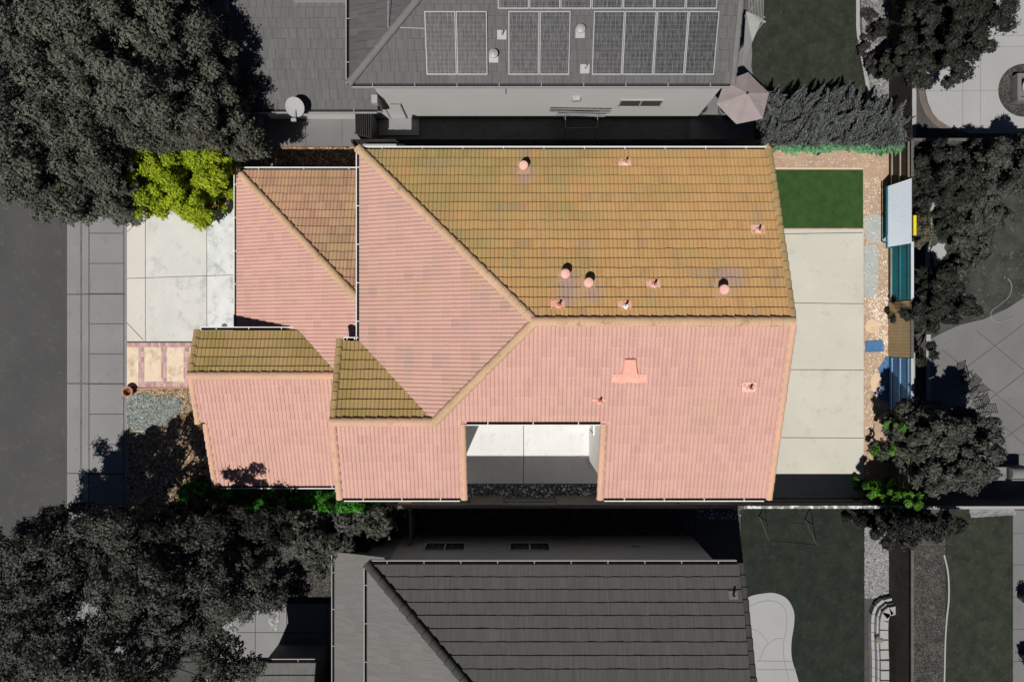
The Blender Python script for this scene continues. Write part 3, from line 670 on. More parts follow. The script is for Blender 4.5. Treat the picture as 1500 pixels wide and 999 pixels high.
slope(hm, (0, .42), (0, -1), 3.77, [[(-12.58,.42),(-8.507,.42),(-6.74,-1.345),(-12.58,-1.345)]], OLIVE, rw=.163)['label'] = 'olive mossy slope over the entry'
slope(hm, (0, -5.96), (0, 1), 2.8, [[(-12.55,-3.25),(-6.3,-3.25),(-6.3,-1.345),(-12.55,-1.345)], [(-12.25,-5.96),(-6.3,-5.96),(-6.3,-3.25),(-12.25,-3.25)]], PINK, rw=.16)['label'] = 'pink slope of the front room, scalloped at its west edge'
ZR = 7.70; ZW = 6.488
for p, q, m, r in (((.70,.66,ZR),(9.66,.66,ZR),CAPT,.17), ((-5.72,7.16,E5),(.78,.66,ZR),CAPT,.16), ((.78,.66,ZR),(-2.786,-2.906,ZW),CAPT,.16),
                   ((-6.5,-2.906,ZW),(-2.75,-2.906,ZW),CAPP,.16), ((-11.4,7.08,2.8),(-5.42,1.10,4.82),CAPT,.15), ((-12.6,-1.345,4.37),(-6.5,-1.345,4.37),CAPP,.15)):
    if p[2] > q[2]: p, q = q, p
    cap(hm, p, q, m, r)
def rake(x, y0, y1, ze, m, r=.125):
    cap(hm, (x, y0, ze), (x, y1, ze+abs(y1-y0)*PITCH), m, r, 'rake_tile', .352, .0)
rake(9.60, 7.10, .70, E5, CAPG); rake(9.60, -5.86, .62, E5-.01, CAPP)
rake(-6.44, .02, -2.86, E5, CAPG); rake(-6.44, -5.86, -2.94, E5-.01, CAPP)
rake(-1.78, -5.86, -2.95, E5-.01, CAPP); rake(3.29, -5.86, -2.95, E5-.01, CAPP)
rake(-12.56, .40, -1.30, 3.77, CAPG); 
cap(hm, (-12.54,-3.25,3.72), (-12.54,-1.40,4.35), CAPP, .125, 'rake_tile', .352, 0); cap(hm, (-12.25,-5.97,2.8), (-12.25,-3.28,3.71), CAPP, .125, 'rake_tile', .352, 0)
# walls
wl = MB()
wl.prism([(-5.2,6.68),(9.25,6.68),(9.25,-5.4),(3.49,-5.4),(3.49,-2.45),(-2.19,-2.45),(-2.19,-5.4),(-6.2,-5.4),(-6.2,-.45),(-5.2,-.45)], 0, 5.3)
for x0, x1, ya, yb, yr, zt in ((9.05,9.252,-5.39,6.67,.66,7.45), (-6.198,-6.0,-5.39,-.46,-2.906,6.24), (-2.4,-2.193,-5.39,-2.2,-2.906,6.24)):
    wl.add([(x,y,z) for x in (x0,x1) for y,z in ((ya,5.29),(yb,5.29),(yr,zt))], [(0,2,1),(3,4,5),(0,1,4,3),(1,2,5,4),(2,0,3,5)])
wl.add([(x,y,z) for x in (3.493,3.7) for y,z in ((-5.39,5.29),(-2.3,5.29),(-2.3,6.3),(-5.39,5.33))], [(0,3,2,1),(4,5,6,7),(0,1,5,4),(1,2,6,5),(2,3,7,6),(3,0,4,7)])
wl.box(-2.188, 3.488, -2.44, -2.24, 5.29, 6.36)
wl.prism([(-10.9,6.6),(-5.21,6.6),(-5.21,-.2),(-6.21,-.2),(-6.21,-5.5),(-11.95,-5.5),(-11.95,-.2),(-10.9,-.2)], 0, 2.62)
wl.add([(x,y,z) for x in (-11.948,-11.75) for y,z in ((-5.49,2.61),(.1,2.61),(.1,3.55),(-1.345,4.12))], [(0,3,2,1),(4,5,6,7),(0,1,5,4),(1,2,6,5),(2,3,7,6),(3,0,4,7)])
wl.build('wall', STUCCO, hm)
window(hm, (3.49, -3.2, 1.4), (0, 1), 1.5, 1.3, (-1, 0), WHITE, GLASS)
window(hm, (-4.2, 6.68, 4.2), (1, 0), 1.4, 1.0, (0, 1), WHITE, GLASS)
window(hm, (5.2, -5.4, 4.2), (1, 0), 1.6, 1.1, (0, -1), WHITE, GLASS); window(hm, (-4.3, -5.4, 4.2), (1, 0), 1.4, 1.1, (0, -1), WHITE, GLASS)
window(hm, (-11.95, -3.8, 1.4), (0, 1), 1.8, 1.3, (-1, 0), WHITE, GLASS)
gd = MB().box(-10.96, -10.9, .6, 6.0, 0, 2.2).build('garage_door', WHITE, hm)
for k in range(1, 4): MB().box(-10.975, -10.962, .62, 5.98, k*.55-.012, k*.55+.012).build('door_seam', JOINT, gd)
ed = MB().box(-6.28, -6.205, -.0+.02, .0+.03, 0, .1)
# gutters
gutter(hm, (-5.6,7.13), (9.5,7.13), (0,1), E5-.06); gutter(hm, (-5.69,.02), (-5.69,7.2), (-1,0), E5-.06)
gutter(hm, (-6.3,0), (-5.75,0), (0,1), E5-.06, n=2); gutter(hm, (-6.28,-5.85), (-1.95,-5.85), (0,-1), E5-.06)
gutter(hm, (3.45,-5.85), (9.42,-5.85), (0,-1), E5-.06); gutter(hm, (-1.68,-2.89), (3.2,-2.89), (0,-1), 6.43, n=3)
gutter(hm, (-11.4,7.04), (-5.8,7.04), (0,1), 2.74, n=3); gutter(hm, (-11.36,.3), (-11.36,7.15), (-1,0), 2.74)
gutter(hm, (-12.45,.42), (-8.55,.42), (0,1), 3.71, n=3); gutter(hm, (-12.1,-5.96), (-6.5,-5.96), (0,-1), 2.74, n=3)
# roof fittings
def roofz(x, y):
    zn = E5+PITCH*(7.13-y) if y > .66 else E5-.013+PITCH*(y+5.85)
    return zn
def at_roof(px, py, dz=.25):
    z = 6.3
    for _ in range(12): x, y, _z = P(px, py, z+dz); z = roofz(x, y)
    return x, y, z
for px, py in ((767,243),(828,401),(862,414),(1060,424)):
    x, y, z = at_roof(px, py, .3); v = MB().lathe((x,y,z-.12), [(.10,0),(.10,.48)], 20).build('roof_vent', TERRA, hm)
    MB().lathe((x,y,z+.34), [(.17,-.04),(.175,.04),(.15,.09),(.06,.115)], 24).build('vent_cap', PALEPINK, v)
    MB().add([(x-.24,y-.26,z+.055+PITCH*(.26 if y>.66 else -.26)),(x+.24,y-.26,z+.055+PITCH*(.26 if y>.66 else -.26)),(x+.24,y+.26,z+.055-PITCH*(.26 if y>.66 else -.26)),(x-.24,y+.26,z+.055-PITCH*(.26 if y>.66 else -.26))], [(0,1,2,3)]).build('flashing', CAPT, v)
for i, (px, py, m) in enumerate(((915,237,0),(1110,336,0),(957,416,0),(817,446,0),(915,447,1),(877,586,2),(1097,567,0))):
    x, y, z = at_roof(px, py, .06); s = -PITCH if y > .66 else PITCH
    pw = .24; ph = .04 if m == 2 else .17; fm = SALMON if m != 0 or i in (3, 5) else PALEPINK
    mb = MB(); c = [(x-pw,y-ph),(x+pw,y-ph),(x+pw,y+ph),(x-pw,y+ph)]
    mb.prism(c, lambda a, b_: z+.04+s*(b_-y), lambda a, b_: z+.062+s*(b_-y))
    f = mb.build('pipe_flashing', fm, hm)
    MB().tube((x+.03,y-.05,z-.05), (x+.04,y-.03,z+.34), .045, .04, 12).build('vent_pipe', WHITE if m == 1 else TERRA, f)
    MB().lathe((x+.03,y-.05,z+.05), [(.12,0),(.10,.05),(.05,.10)], 14).build('pipe_collar', WHITE if m == 1 else fm, f)
# box vent (trapezoid hood over a flared apron)
x, y, z = at_roof(922, 553, .1)
fz = lambda a, b_: z+.075+PITCH*(b_-y)
ap = MB().prism([(x-.62,y-.17),(x-.25,y-.20),(x,y-.17),(x+.28,y-.20),(x+.62,y-.15),(x+.60,y+.12),(x+.3,y+.10),(x-.3,y+.10),(x-.60,y+.12)], lambda a, b_: fz(a, b_)-.04, fz).build('dormer_vent', SALMON, hm)
hz = [(x-.33,y+.08),(x+.33,y+.08),(x+.2,y+.66),(x-.2,y+.66)]
MB().add([(a,b_,fz(a,b_)) for a,b_ in hz]+[(x-.24,y+.16,fz(x,y)+.2),(x+.24,y+.16,fz(x,y)+.2),(x+.16,y+.62,fz(x,y+.62)+.06),(x-.16,y+.62,fz(x,y+.62)+.06)],
         [(4,5,6,7),(0,1,5,4),(1,2,6,5),(2,3,7,6),(3,0,4,7)]).build('vent_hood', SALMON, ap)
for px, py, z in ((888,619,6.5),(676,618,6.5)):          # coral mortar lumps at the courtyard corners
    x, y, _ = P(px, py, z); mb = MB()
    for k in range(6): 
        a, b_ = x+random.uniform(-.16,.16), y+random.uniform(-.07,.07); mb.lathe((a,b_,z+PITCH*(b_+2.9)+.01), [(.045,0),(.04,.03),(.015,.045)], 7)
    mb.build('mortar_patch', SALMON, hm)

# ================================================================== NORTH HOUSE
hn = thing('solar_roof_house', 'pale walled two storey house with grey flat tiles and solar panels', 'house', (0, 15, 0))
yr = 9.62+6.5; zr = 5.5+.34*6.5
slope(hn, (0, 9.62), (0, 1), 5.5, [[(-6.07,9.62),(8.3,9.62),(8.3,yr),(.43,yr)]], NTILE, rib=0, step=.025, course=.36, rw=.165, jit=.002)
slope(hn, (-6.07, 0), (1, 0), 5.5, [[(-6.07,9.62),(.43,yr),(-6.07,22.62)]], NTILEW, rib=0, step=.025, course=.36, rw=.165, jit=.002)
slope(hn, (0, 22.62), (0, -1), 5.5, [[(-6.07,22.62),(.43,yr),(8.3,yr),(8.3,22.62)]], NTILE, rib=0, step=.025, course=.36, rw=.165, jit=.002)
slope(hn, (0, 9.57), (0, 1), 2.8, [[(-11.35,9.57),(-5.55,9.57),(-5.55,16.5),(-11.35,16.5)]], NTILE, rib=0, step=.025, course=.36, rw=.165, jit=.002)['label'] = 'lower grey roof slope of the garage wing'
cap(hn, (-6.07,9.62,5.5), (.43,yr,zr), GCAP, .14, 'hip_cap', .42); cap(hn, (.4,yr,zr), (8.3,yr,zr), GCAP, .14, 'ridge_cap', .42)
cap(hn, (-11.3,9.57,2.8), (-11.3,16.5,5.15), GCAP, .13, 'rake_tile', .4, 0); cap(hn, (8.25,9.62,5.5), (8.25,yr,zr), GCAP, .11, 'rake_tile', .4, 0)
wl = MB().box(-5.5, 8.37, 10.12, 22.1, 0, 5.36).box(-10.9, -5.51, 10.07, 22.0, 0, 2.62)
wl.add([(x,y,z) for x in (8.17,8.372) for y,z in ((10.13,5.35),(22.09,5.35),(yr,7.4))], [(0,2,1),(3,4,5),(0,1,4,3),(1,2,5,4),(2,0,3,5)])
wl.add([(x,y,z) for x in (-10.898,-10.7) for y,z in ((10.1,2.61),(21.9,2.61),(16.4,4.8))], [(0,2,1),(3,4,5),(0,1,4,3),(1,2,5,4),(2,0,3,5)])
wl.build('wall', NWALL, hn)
gutter(hn, (-6.0,9.62), (8.2,9.62), (0,-1), 5.44, WGREY, n=9); gutter(hn, (-6.07,9.6), (-6.07,22.6), (-1,0), 5.44, WGREY, n=8); gutter(hn, (-11.2,9.57), (-5.6,9.57), (0,-1), 2.74, WGREY, n=3)
def nz_(x, y): return 5.5+.34*(y-9.62)
def n_at(px, py, dz=0):
    z = 6
    for _ in range(12): x, y, _z = P(px, py, z+dz); z = nz_(x, y)
    return x, y, z
def panel(px0, px1, py0, py1):
    a = n_at(px0, py1, .12); b = n_at(px1, py1, .12); yt = n_at(px0, py0, .12)[1]
    x0, x1, y0, y1 = a[0]+.01, b[0]-.01, a[1], yt
    cx, cy = (x0+x1)/2, (y0+y1)/2; hw, hh = (x1-x0)/2, (y1-y0)/2
    f = lambda off: (lambda x, y: nz_(x, y)+off)
    pn = MB().prism([(x0+.02,y0+.02),(x1-.02,y0+.02),(x1-.02,y1-.02),(x0+.02,y1-.02)], f(.085), f(.125)).build('solar_panel', SOLAR, hn)
    mb = MB(); t = .032
    for q in ([(x0,y0),(x1,y0),(x1,y0+t),(x0,y0+t)], [(x0,y1-t),(x1,y1-t),(x1,y1),(x0,y1)], [(x0,y0+t),(x0+t,y0+t),(x0+t,y1-t),(x0,y1-t)], [(x1-t,y0+t),(x1,y0+t),(x1,y1-t),(x1-t,y1-t)]):
        mb.prism(q, f(.08), f(.132))
    mb.build('panel_frame', FRAME, pn)
for a, b in ((624.5,669.5),(669.5,714.5),(744.5,789.5),(789.5,834),(866.5,911),(911,956.5),(956.5,1002),(1002,1046)): panel(a, b, 17, 110)
for a, b in ((729,775),(775,820.5),(820.5,866),(866,912),(912,958),(958,1004),(1004,1050)): panel(a, b, -73, 13.5)
for i, (px, py) in enumerate(((735,50),(723,84),(850,48),(857,100))):
    x, y, z = n_at(px, py, .1); s = PITCH
    f = MB().prism([(x-.17,y-.16),(x+.17,y-.16),(x+.17,y+.14),(x-.17,y+.14)], lambda a, b_: z+.03+s*(b_-y), lambda a, b_: z+.05+s*(b_-y)).build('pipe_flashing', FRAME, hn)
    if i in (1, 2): MB().lathe((x,y+.05,z), [(.07,0),(.07,.25),(.16,.26),(.165,.32),(.05,.37)], 18).build('vent_cap', FRAME, f)
    else: MB().tube((x+.02,y,z), (x+.02,y,z+.3), .04, .04, 10).build('vent_pipe', FRAME, f)
MB().tube((n_at(568,0,.06)), (n_at(568,39,.06)), .014).tube(n_at(568,39,.06), n_at(623,41,.06), .014).build('conduit', FRAME, hn)
x, y, z = P(470, -1, 4.2); MB().box(x-1.05, x+1.05, 13.0+.32, 13.0+1.3, 3.9, 4.55).build('skylight', CGREY3, hn)
window(hn, P(939,154,2.1)[0:1]+(10.12, 1.95) , (1, 0), 1.72, .75, (0, -1), WGREY, M('grey_screen', (.055,.055,.055), (.045,.045,.045)))
for px, w_ in ((669,.9),(783,.55),(823,.5),(1,0)):
    if w_: MB().box(P(px,0,5.0)[0]-w_/2, P(px,0,5.0)[0]+w_/2, 10.09, 10.118, 4.92, 5.10).build('wall_vent', STEEL, hn)
x = P(844,0,2.6)[0]; MB().box(x-.16, x+.16, 9.95, 10.117, 2.5, 2.75).build('dryer_vent', FRAME, hn)
x = P(741,0,3)[0]; MB().tube((x,10.09,3.1), (x,10.09,4.9), .015).build('wall_pipe', STEEL, hn)
# service panel and its eave return at the west corner
MB().box(-5.75, -5.51, 9.72, 10.06, 1.9, 3.1).build('meter_box', WGREY, hn)
MB().box(P(597,0)[0]-.05, P(597,0)[0], 10.06, 10.117, 0, 1.9).box(P(582,0)[0], P(597,0)[0], 10.09, 10.117, 1.85, 1.92).build('side_door_trim', STEEL, hn)
# satellite dish
sd_ = thing('satellite_dish', 'round white satellite dish above the grey garage eave', 'satellite dish', (*P(432,168,2.4)[:2], 2.4))
cx, cy, cz = P(433,157,3.3); nrm = Vector((-.1,-.42,.9)).normalized(); A = nrm.orthogonal().normalized(); B = nrm.cross(A)
mb = MB(); K = 28
for r_, d_ in ((0,.0),(.15,.01),(.3,.05),(.40,.09)): mb.v += [tuple(Vector((cx,cy,cz))+A*r_*math.cos(6.2832*i/K)*1.0+B*r_*math.sin(6.2832*i/K)+nrm*d_) for i in range(K)]
for k in range(3): mb.f += [(k*K+i, k*K+(i+1) % K, (k+1)*K+(i+1) % K, (k+1)*K+i) for i in range(K)]
mb.build('dish', M('dish_paint', (.36,.36,.36), None, None, 2, famt=.03), sd_)
MB().tube((cx,cy,cz-.02), (cx,cy-.1,2.75), .03).tube((cx,cy-.1,2.75), (cx,cy+.25,2.55), .03).build('mast', FRAME, sd_)
MB().tube((cx,cy-.02,cz-.06), (cx-.03,cy-.52,cz+.1), .02).box(cx-.14,cx+.06,cy-.62,cy-.5,cz+.05,cz+.15).build('receiver_arm', FRAME, sd_)

# ================================================================== SOUTH HOUSE
hs = thing('charcoal_roof_house', 'dull two storey house with charcoal flat tiles and dark shaded windows', 'house', (0, -14, 0))
yr = -8.33-6.5
slope(hs, (0, -8.33), (0, -1), 5.5, [[(-5.41,-8.33),(8.62,-8.33),(8.62,yr),(1.09,yr)]], STILE, rib=0, step=.034, course=.42, rw=.165, jit=.004)
slope(hs, (-5.41, 0), (1, 0), 5.5, [[(-5.41,-8.33),(1.09,yr),(-5.41,-21.33)]], STILEW, rib=0, step=.02, course=.36, rw=.165, jit=.002)
slope(hs, (0, -21.33), (0, 1), 5.5, [[(-5.41,-21.33),(8.62,-21.33),(8.62,yr),(1.09,yr)]], STILE, rib=0, step=.04, course=.42, rw=.165)
slope(hs, (-7.33, 0), (1, 0), 2.8, [[(-7.33,-8.7),(-4.95,-8.7),(-4.95,-18),(-7.33,-18)]], STILEW, rib=0, step=.02, course=.36, rw=.165, jit=.002)['label'] = 'low ash grey roof strip west of the main roof'
cap(hs, (-5.41,-8.33,5.5), (1.09,yr,zr), SCAP, .15, 'hip_cap', .42); cap(hs, (1.0,yr,zr), (8.62,yr,zr), SCAP, .15, 'ridge_cap', .42)
cap(hs, (8.58,-8.33,5.5), (8.58,yr,zr), SCAP, .11, 'rake_tile', .42, 0)
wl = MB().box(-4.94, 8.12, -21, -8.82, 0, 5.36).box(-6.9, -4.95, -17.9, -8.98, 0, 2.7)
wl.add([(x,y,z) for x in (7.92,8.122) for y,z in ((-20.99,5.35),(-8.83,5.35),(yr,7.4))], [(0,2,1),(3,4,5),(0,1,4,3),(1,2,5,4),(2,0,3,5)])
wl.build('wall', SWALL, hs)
gutter(hs, (-5.35,-8.33), (8.4,-8.33), (0,1), 5.44, WGREY, n=10, wid=.12); gutter(hs, (-5.41,-21.3), (-5.41,-8.4), (-1,0), 5.44, WGREY, n=9, wid=.12); gutter(hs, (-7.33,-17.9), (-7.33,-8.8), (-1,0), 2.74, WGREY, n=6, wid=.12)
DKG = M('dark_pane', (.012,.012,.013), (.02,.02,.02), None, 2, famt=0, rough=.3)
for px, py in ((652,800),(776,799.5)):
    z = 1.75; window(hs, (P(px,0,z)[0], -8.82, z), (1, 0), 1.66, 1.0, (0, 1), WGREY, DKG, grid=True)
for px in (789, 897): window(hs, (P(px,0,4.55)[0], -8.82, 4.55), (1, 0), 1.5, .9, (0, 1), WGREY, DKG)
MB().box(P(931,0,1.6)[0]-.13, P(931,0,1.6)[0]+.13, -8.817, -8.72, 1.5, 1.8).build('wall_box', SWALL, hs)
x, y, z = P(1078,876,6.2); z = 5.5+.34*(-8.33-y)
f = MB().prism([(x-.17,y-.14),(x+.17,y-.14),(x+.17,y+.14),(x-.17,y+.14)], lambda a, b_: z+.04-.34*(b_-y), lambda a, b_: z+.06-.34*(b_-y)).build('pipe_flashing', GCAP, hs)
MB().tube((x,y,z), (x,y+.02,z+.35), .045).build('vent_pipe', GCAP, f)
slope(hs, (0, -13.27), (0, -1), 2.8, [[(-10.9,-13.27),(-8.1,-13.27),(-8.1,-16),(-10.9,-16)]], STILEW, rib=0, step=.04, course=.45, rw=.165)['label'] = 'small ash grey porch roof'
gutter(hs, (-10.9,-13.27), (-8.15,-13.27), (0,1), 2.74, WGREY, n=2); MB().box(-10.6, -8.4, -17.9, -13.75, 0, 2.6).box(-8.39, -6.91, -17.9, -15.5, 0, 2.5).build('wall', SWALL, hs)['label'] = 'porch wall'

# ================================================================== FENCES
def fence_x(name, x, y0, y1, mat, label, group, face=-1, h=1.8, rails=RAILT, boards=True, rail_w=.07, post=None, cat='fence', fc=None):
    """board fence along y at x; rails on the west face"""
    t = thing(name, label, cat, (x, (y0+y1)/2, 0), group)
    mb = MB(); n = max(1, round(abs(y1-y0)/.145)); d = (y1-y0)/n
    for i in range(n):
        j = random.uniform(-.012, .012); mb.box(x+.0, x+.022, y0+i*d+.004, y0+(i+1)*d-.004, .03, h+j)
    mb.build('boards', mat, t)
    if rails:
        for z in (.3, .95, h-.2): MB().box(x-.042, x-.002, y0+.01, y1-.01, z-.045, z+.045).build('rail', rails, t)
    for i in range(max(2, round(abs(y1-y0)/2.4)+1)):
        k = max(2, round(abs(y1-y0)/2.4)+1)-1; yy = y0+.05+(y1-y0-.1)*i/k
        MB().box(x+.024, x+.12, yy-.045, yy+.045, 0, h-.02).build('post', post or mat, t)
    if fc: MB().box(x-.055, x+.06, y0, y1, h+.015, h+.05).build('cap_board', fc, t)
    return t
XF = 17.1; GB = 'bays of the rear board fence'
fence_x('board_fence', XF, 7.02, 8.6, FDARK, 'dark weathered fence bay with pale rails beside the sea green shrub fringe', GB, fc=FGREY)
fence_x('board_fence', XF, 4.26, 7.0, FDARK, 'fence bay hidden behind the pale blue corrugated sheet', GB, rails=None)
fence_x('board_fence', XF, 1.78, 4.24, TEAL, 'teal painted fence bay with one tan lower rail', GB, rails=TEAL, fc=M('pale_cap', (.55,.6,.66), None, None, 3))
fence_x('board_fence', XF, -3.08, -.74, BLUE, 'blue painted fence bay with light blue rails', GB, rails=BLUEL, fc=M('blue_grey_cap', (.42,.47,.55), None, None, 3))
t = fence_x('board_fence', XF, -.72, 1.76, FTAN, 'fence bay clad in smooth tan boards without visible rails', GB, rails=None, fc=FGREY)
mb = MB(); 
for i in range(17): mb.box(XF-.03, XF-.004, -.71+i*.1447, -.71+(i+1)*.1447-.008, .02, 1.82+random.uniform(-.01,.01))
mb.build('cladding', FTAN, t)
fence_x('board_fence', XF, -7.1, -3.1, FDARK, 'darkest fence bay behind the green tree in the back corner', GB, rails=FGREY)
mb = MB().box(XF-.075, XF-.045, 1.8, 4.22, .25, .34); mb.build('tan_batten', RAILT, bpy.data.objects['board_fence.002']) if 'board_fence.002' in bpy.data.objects else None
# corrugated sheet fixed over its bay
mb = MB(); n = 200
for i in range(n+1):
    u = i/n; dz = .010*math.cos(i*math.pi/4)
    for x, z, ya, yb in ((16.64, .80, 4.15, 6.84), (17.02, 1.93, 4.16, 6.92)): mb.v.append((x, ya+(yb-ya)*u, z+dz))
for i in range(n): mb.f.append((2*i, 2*i+2, 2*i+3, 2*i+1))
cs = mb.build('corrugated_sheet', SHEETM); m = cs.modifiers.new('thickness', 'SOLIDIFY'); m.thickness = .004
tag(cs, 'pale blue corrugated metal sheet sloping from the top of the rear fence', 'metal sheet')
t = thing('lean_to_frame', 'teal bracket frame carrying the low edge of the corrugated sheet', 'frame', (16.6, 5.4, 0))
MB().box(16.585, 16.625, 4.12, 6.84, .70, .79).build('beam', TEAL, t)
for yy in (4.15, 5.4, 6.62): MB().bar((17.04, yy, .45), (16.62, yy, .70), .04, .04).build('bracket', TEAL, t)
tag(MB().box(XF+.02, XF+.14, 4.5, 5.35, 1.84, 1.90).build('yellow_board', YELLOW), 'short bright yellow board on top of the rear fence', 'board')
tag(MB().box(17.32, 17.37, -2.9, -.5, 1.5, 1.58).build('tan_pole', RAILT), 'long tan pole behind the blue fence bay', 'pole')
GE = 'dark side fences of the neighbours'
fence_x('dark_fence', XF, 8.62, 17.5, FDARK, 'black stained fence east of the upper dim lawn', GE, rails=None, fc=None)
fence_x('dark_fence', XF, -17.5, -7.12, FDARK, 'dark fence between the white gravel bed and the stony strip, lower right', GE, rails=None, fc=FGREY)
def fence_y(name, y, x0, x1, mat, label, h=1.8, rails=FGREY, group=None, side=1, cap_=None, cat='fence'):
    t = thing(name, label, cat, ((x0+x1)/2, y, 0), group)
    mb = MB(); n = max(1, round((x1-x0)/.145)); d = (x1-x0)/n
    for i in range(n):
        mb.box(x0+i*d+.004, x0+(i+1)*d-.004, y-.022, y, .03, h+random.uniform(-.012,.012))
    mb.build('boards', mat, t)
    if rails:
        for z in (.3, .95, h-.2):
            a, b = (y+.002, y+.042) if side > 0 else (y-.064, y-.024)
            MB().box(x0+.01, x1-.01, a, b, z-.045, z+.045).build('rail', rails, t)
    k = max(1, round((x1-x0)/2.4))
    for i in range(k+1): xx = x0+.05+(x1-x0-.1)*i/k; MB().box(xx-.045, xx+.045, y-.12 if side > 0 else y+.002, y-.024 if side > 0 else y+.1, 0, h-.02).build('post', mat, t)
    if cap_: MB().box(x0, x1, y-.07, y+.05, h+.015, h+.05).build('cap_board', cap_, t)
    return t
sf = fence_y('side_fence', -7.08, -5.0, 9.9, FGREY, 'long grey board fence in deep shade south of the courtyard', cap_=FGREY)
for a, b in ((690,737),(815,888),(990,1062)):
    mb = MB(); x0, x1 = P(a,0,.9)[0], P(b,0,.9)[0]; n = round((x1-x0)/.11)
    for i in range(n): mb.box(x0+i*(x1-x0)/n+.004, x0+(i+1)*(x1-x0)/n-.004, -7.03, -7.008, .02, 1.75)
    mb.build('patch_panel', FGREY, sf)
fence_y('side_fence', -7.08, 9.92, 17.05, FGREY, 'board fence with a sunlit white cap south of the back patio', cap_=M('chalk_white', (.7,.7,.68), (.2,.2,.2), None, 5, f2=(.42,.5)))
fence_y('side_fence', 8.62, -6.9, 11.0, FDARK, 'thin dark fence between the tiled house and the solar house', rails=None)
tag(MB().box(-6.4, -4.6, 8.3, 8.44, 1.55, 1.72).box(-6.3, -6.2, 8.32, 8.42, 0, 1.55).box(-4.8, -4.7, 8.32, 8.42, 0, 1.55).build('lit_cap_rail', CGREY3), 'short pale rail standing in for a sunlit fence cap by the north west corner', 'rail')  # added rail, its pale colour stands for sun on the fence cap
fence_y('side_fence', 8.6, 17.15, 25, FGREY, 'grey fence behind the dark trees at the upper right', rails=None, cap_=FGREY)
fence_y('side_fence', -7.1, 17.2, 26, FGREY, 'grey fence between the right hand patio and the right hand lawn', rails=None, cap_=CGREY3)
# gate/fence across the south side passage
t = thing('passage_gate', 'narrow grey board gate across the shaded south passage', 'gate', (-4.35, -8, 0))
MB().box(-4.4, -4.35, -8.78, -7.25, .05, 1.75).build('boards', FGREY, t); MB().box(-4.34, -4.3, -8.76, -7.27, 1.45, 1.54).build('rail', FGREY, t); MB().box(-4.45, -4.3, -7.24, -7.12, 0, 1.85).build('post', FGREY, t)
t = thing('electrical_cabinet', 'small tan cabinet tucked under the south west eave', 'cabinet', (*P(592,741,1.6)[:2], 0))
x, y, _ = P(592,741,1.6); MB().box(x-.28, x+.28, y-.12, y+.1, .3, 1.6).build('cabinet_box', FTAN, t, bevel=.01); MB().box(x-.24, x+.24, y+.102, y+.115, .4, 1.5).build('door', FTAN, t); MB().box(x-.3,x-.24,y-.1,y+.08,0,.3).box(x+.24,x+.3,y-.1,y+.08,0,.3).build('foot', STEEL, t)
t = thing('slatted_gate', 'open dark slatted gate beside the white wall of the solar house', 'gate', (*P(535,195)[:2], 0))
mb = MB()
for i in range(8): x = -6.68+i*.09; mb.bar((x,10.0-i*.03,1.0), (x+.02,8.9-i*.03,1.0), .05, 1.7)
mb.build('slats', BLACK, t); [MB().bar((-6.75,a,1.7), (-6.0,a-.22,1.7), .05, .08).build('gate_rail', FDARK, t) for a in (10.02, 8.92)]

# ================================================================== SMALL THINGS
t = thing('drain_cover', 'round grey drain cover near the garage on the driveway', 'drain cover', P(329,478,0))
x, y, _ = P(329,478); MB().lathe((x,y,.005), [(.13,0),(.13,.012)], 24).build('rim', STEEL, t); mb = MB()
for k in range(5): mb.box(x-.1, x+.1, y-.08+k*.04-.008, y-.08+k*.04+.008, .018, .024)
mb.build('grate', BLACK, t)
t = thing('terracotta_pot', 'empty terracotta pot beside the walkway at the sidewalk', 'flower pot', P(191.5,573,0)); x, y, _ = P(191.5,573)
K = 26; mb = MB(); mb.v = []
prof = [(.13,0),(.19,.22),(.235,.22),(.24,.30),(.185,.30),(.15,.08),(.001,.08)]
mb.lathe((x,y,.005), prof, K); mb.build('pot', TERRA, t, smooth=False)
MB().lathe((x,y,.095), [(.145,0),(.15,.03)], 18).build('potting_soil', MULCH, t)
# patio umbrella
ux, uy, uz = P(1094.5,137,2.65); t = thing('patio_umbrella', 'pinkish grey hexagonal patio umbrella beside the juniper', 'umbrella', (ux, uy, 0))
mb = MB(); rim = [P(px, py, 2.2) for px, py in ((1096,106.5),(1126.5,136.5),(1117,174),(1078.6,182),(1050,152.5),(1062,119))]
K = 6; pts = [(ux, uy, 2.65)]
for k in range(6):
    a = Vector(rim[k]); b = Vector(rim[(k+1) % 6]); c = Vector((ux, uy, 2.65))
    NN = 5
    def q(u, v, dz=0): 
        p = c.lerp(a.lerp(b, v), u); sag = -.03*math.sin(math.pi*v)*u; return (p.x, p.y, p.z+sag+dz)
    base = len(mb.v); 
    for i in range(NN+1):
        for j in range(NN+1): mb.v.append(q(max(i/NN, .04), j/NN))
    for i in range(NN):
        for j in range(NN): s = base+i*(NN+1)+j; mb.f.append((s, s+NN+1, s+NN+2, s+1))
c_ = mb.build('canopy', CANVAS, t); c_.modifiers.new('thickness', 'SOLIDIFY').thickness = .008
MB().tube((ux,uy,.05), (ux,uy,2.68), .022).build('pole', STEEL, t); MB().lathe((ux,uy,.015), [(.28,0),(.28,.05),(.06,.09)], 20).build('base', BLACK, t); MB().lathe((ux,uy,2.66), [(.05,0),(.05,.05),(.02,.09)], 12).build('finial', BLACK, t)
for r_ in rim: MB().tube((ux,uy,2.62), (r_[0],r_[1],2.185), .01).build('rib', STEEL, t)
GS = 'round planters by the umbrella'
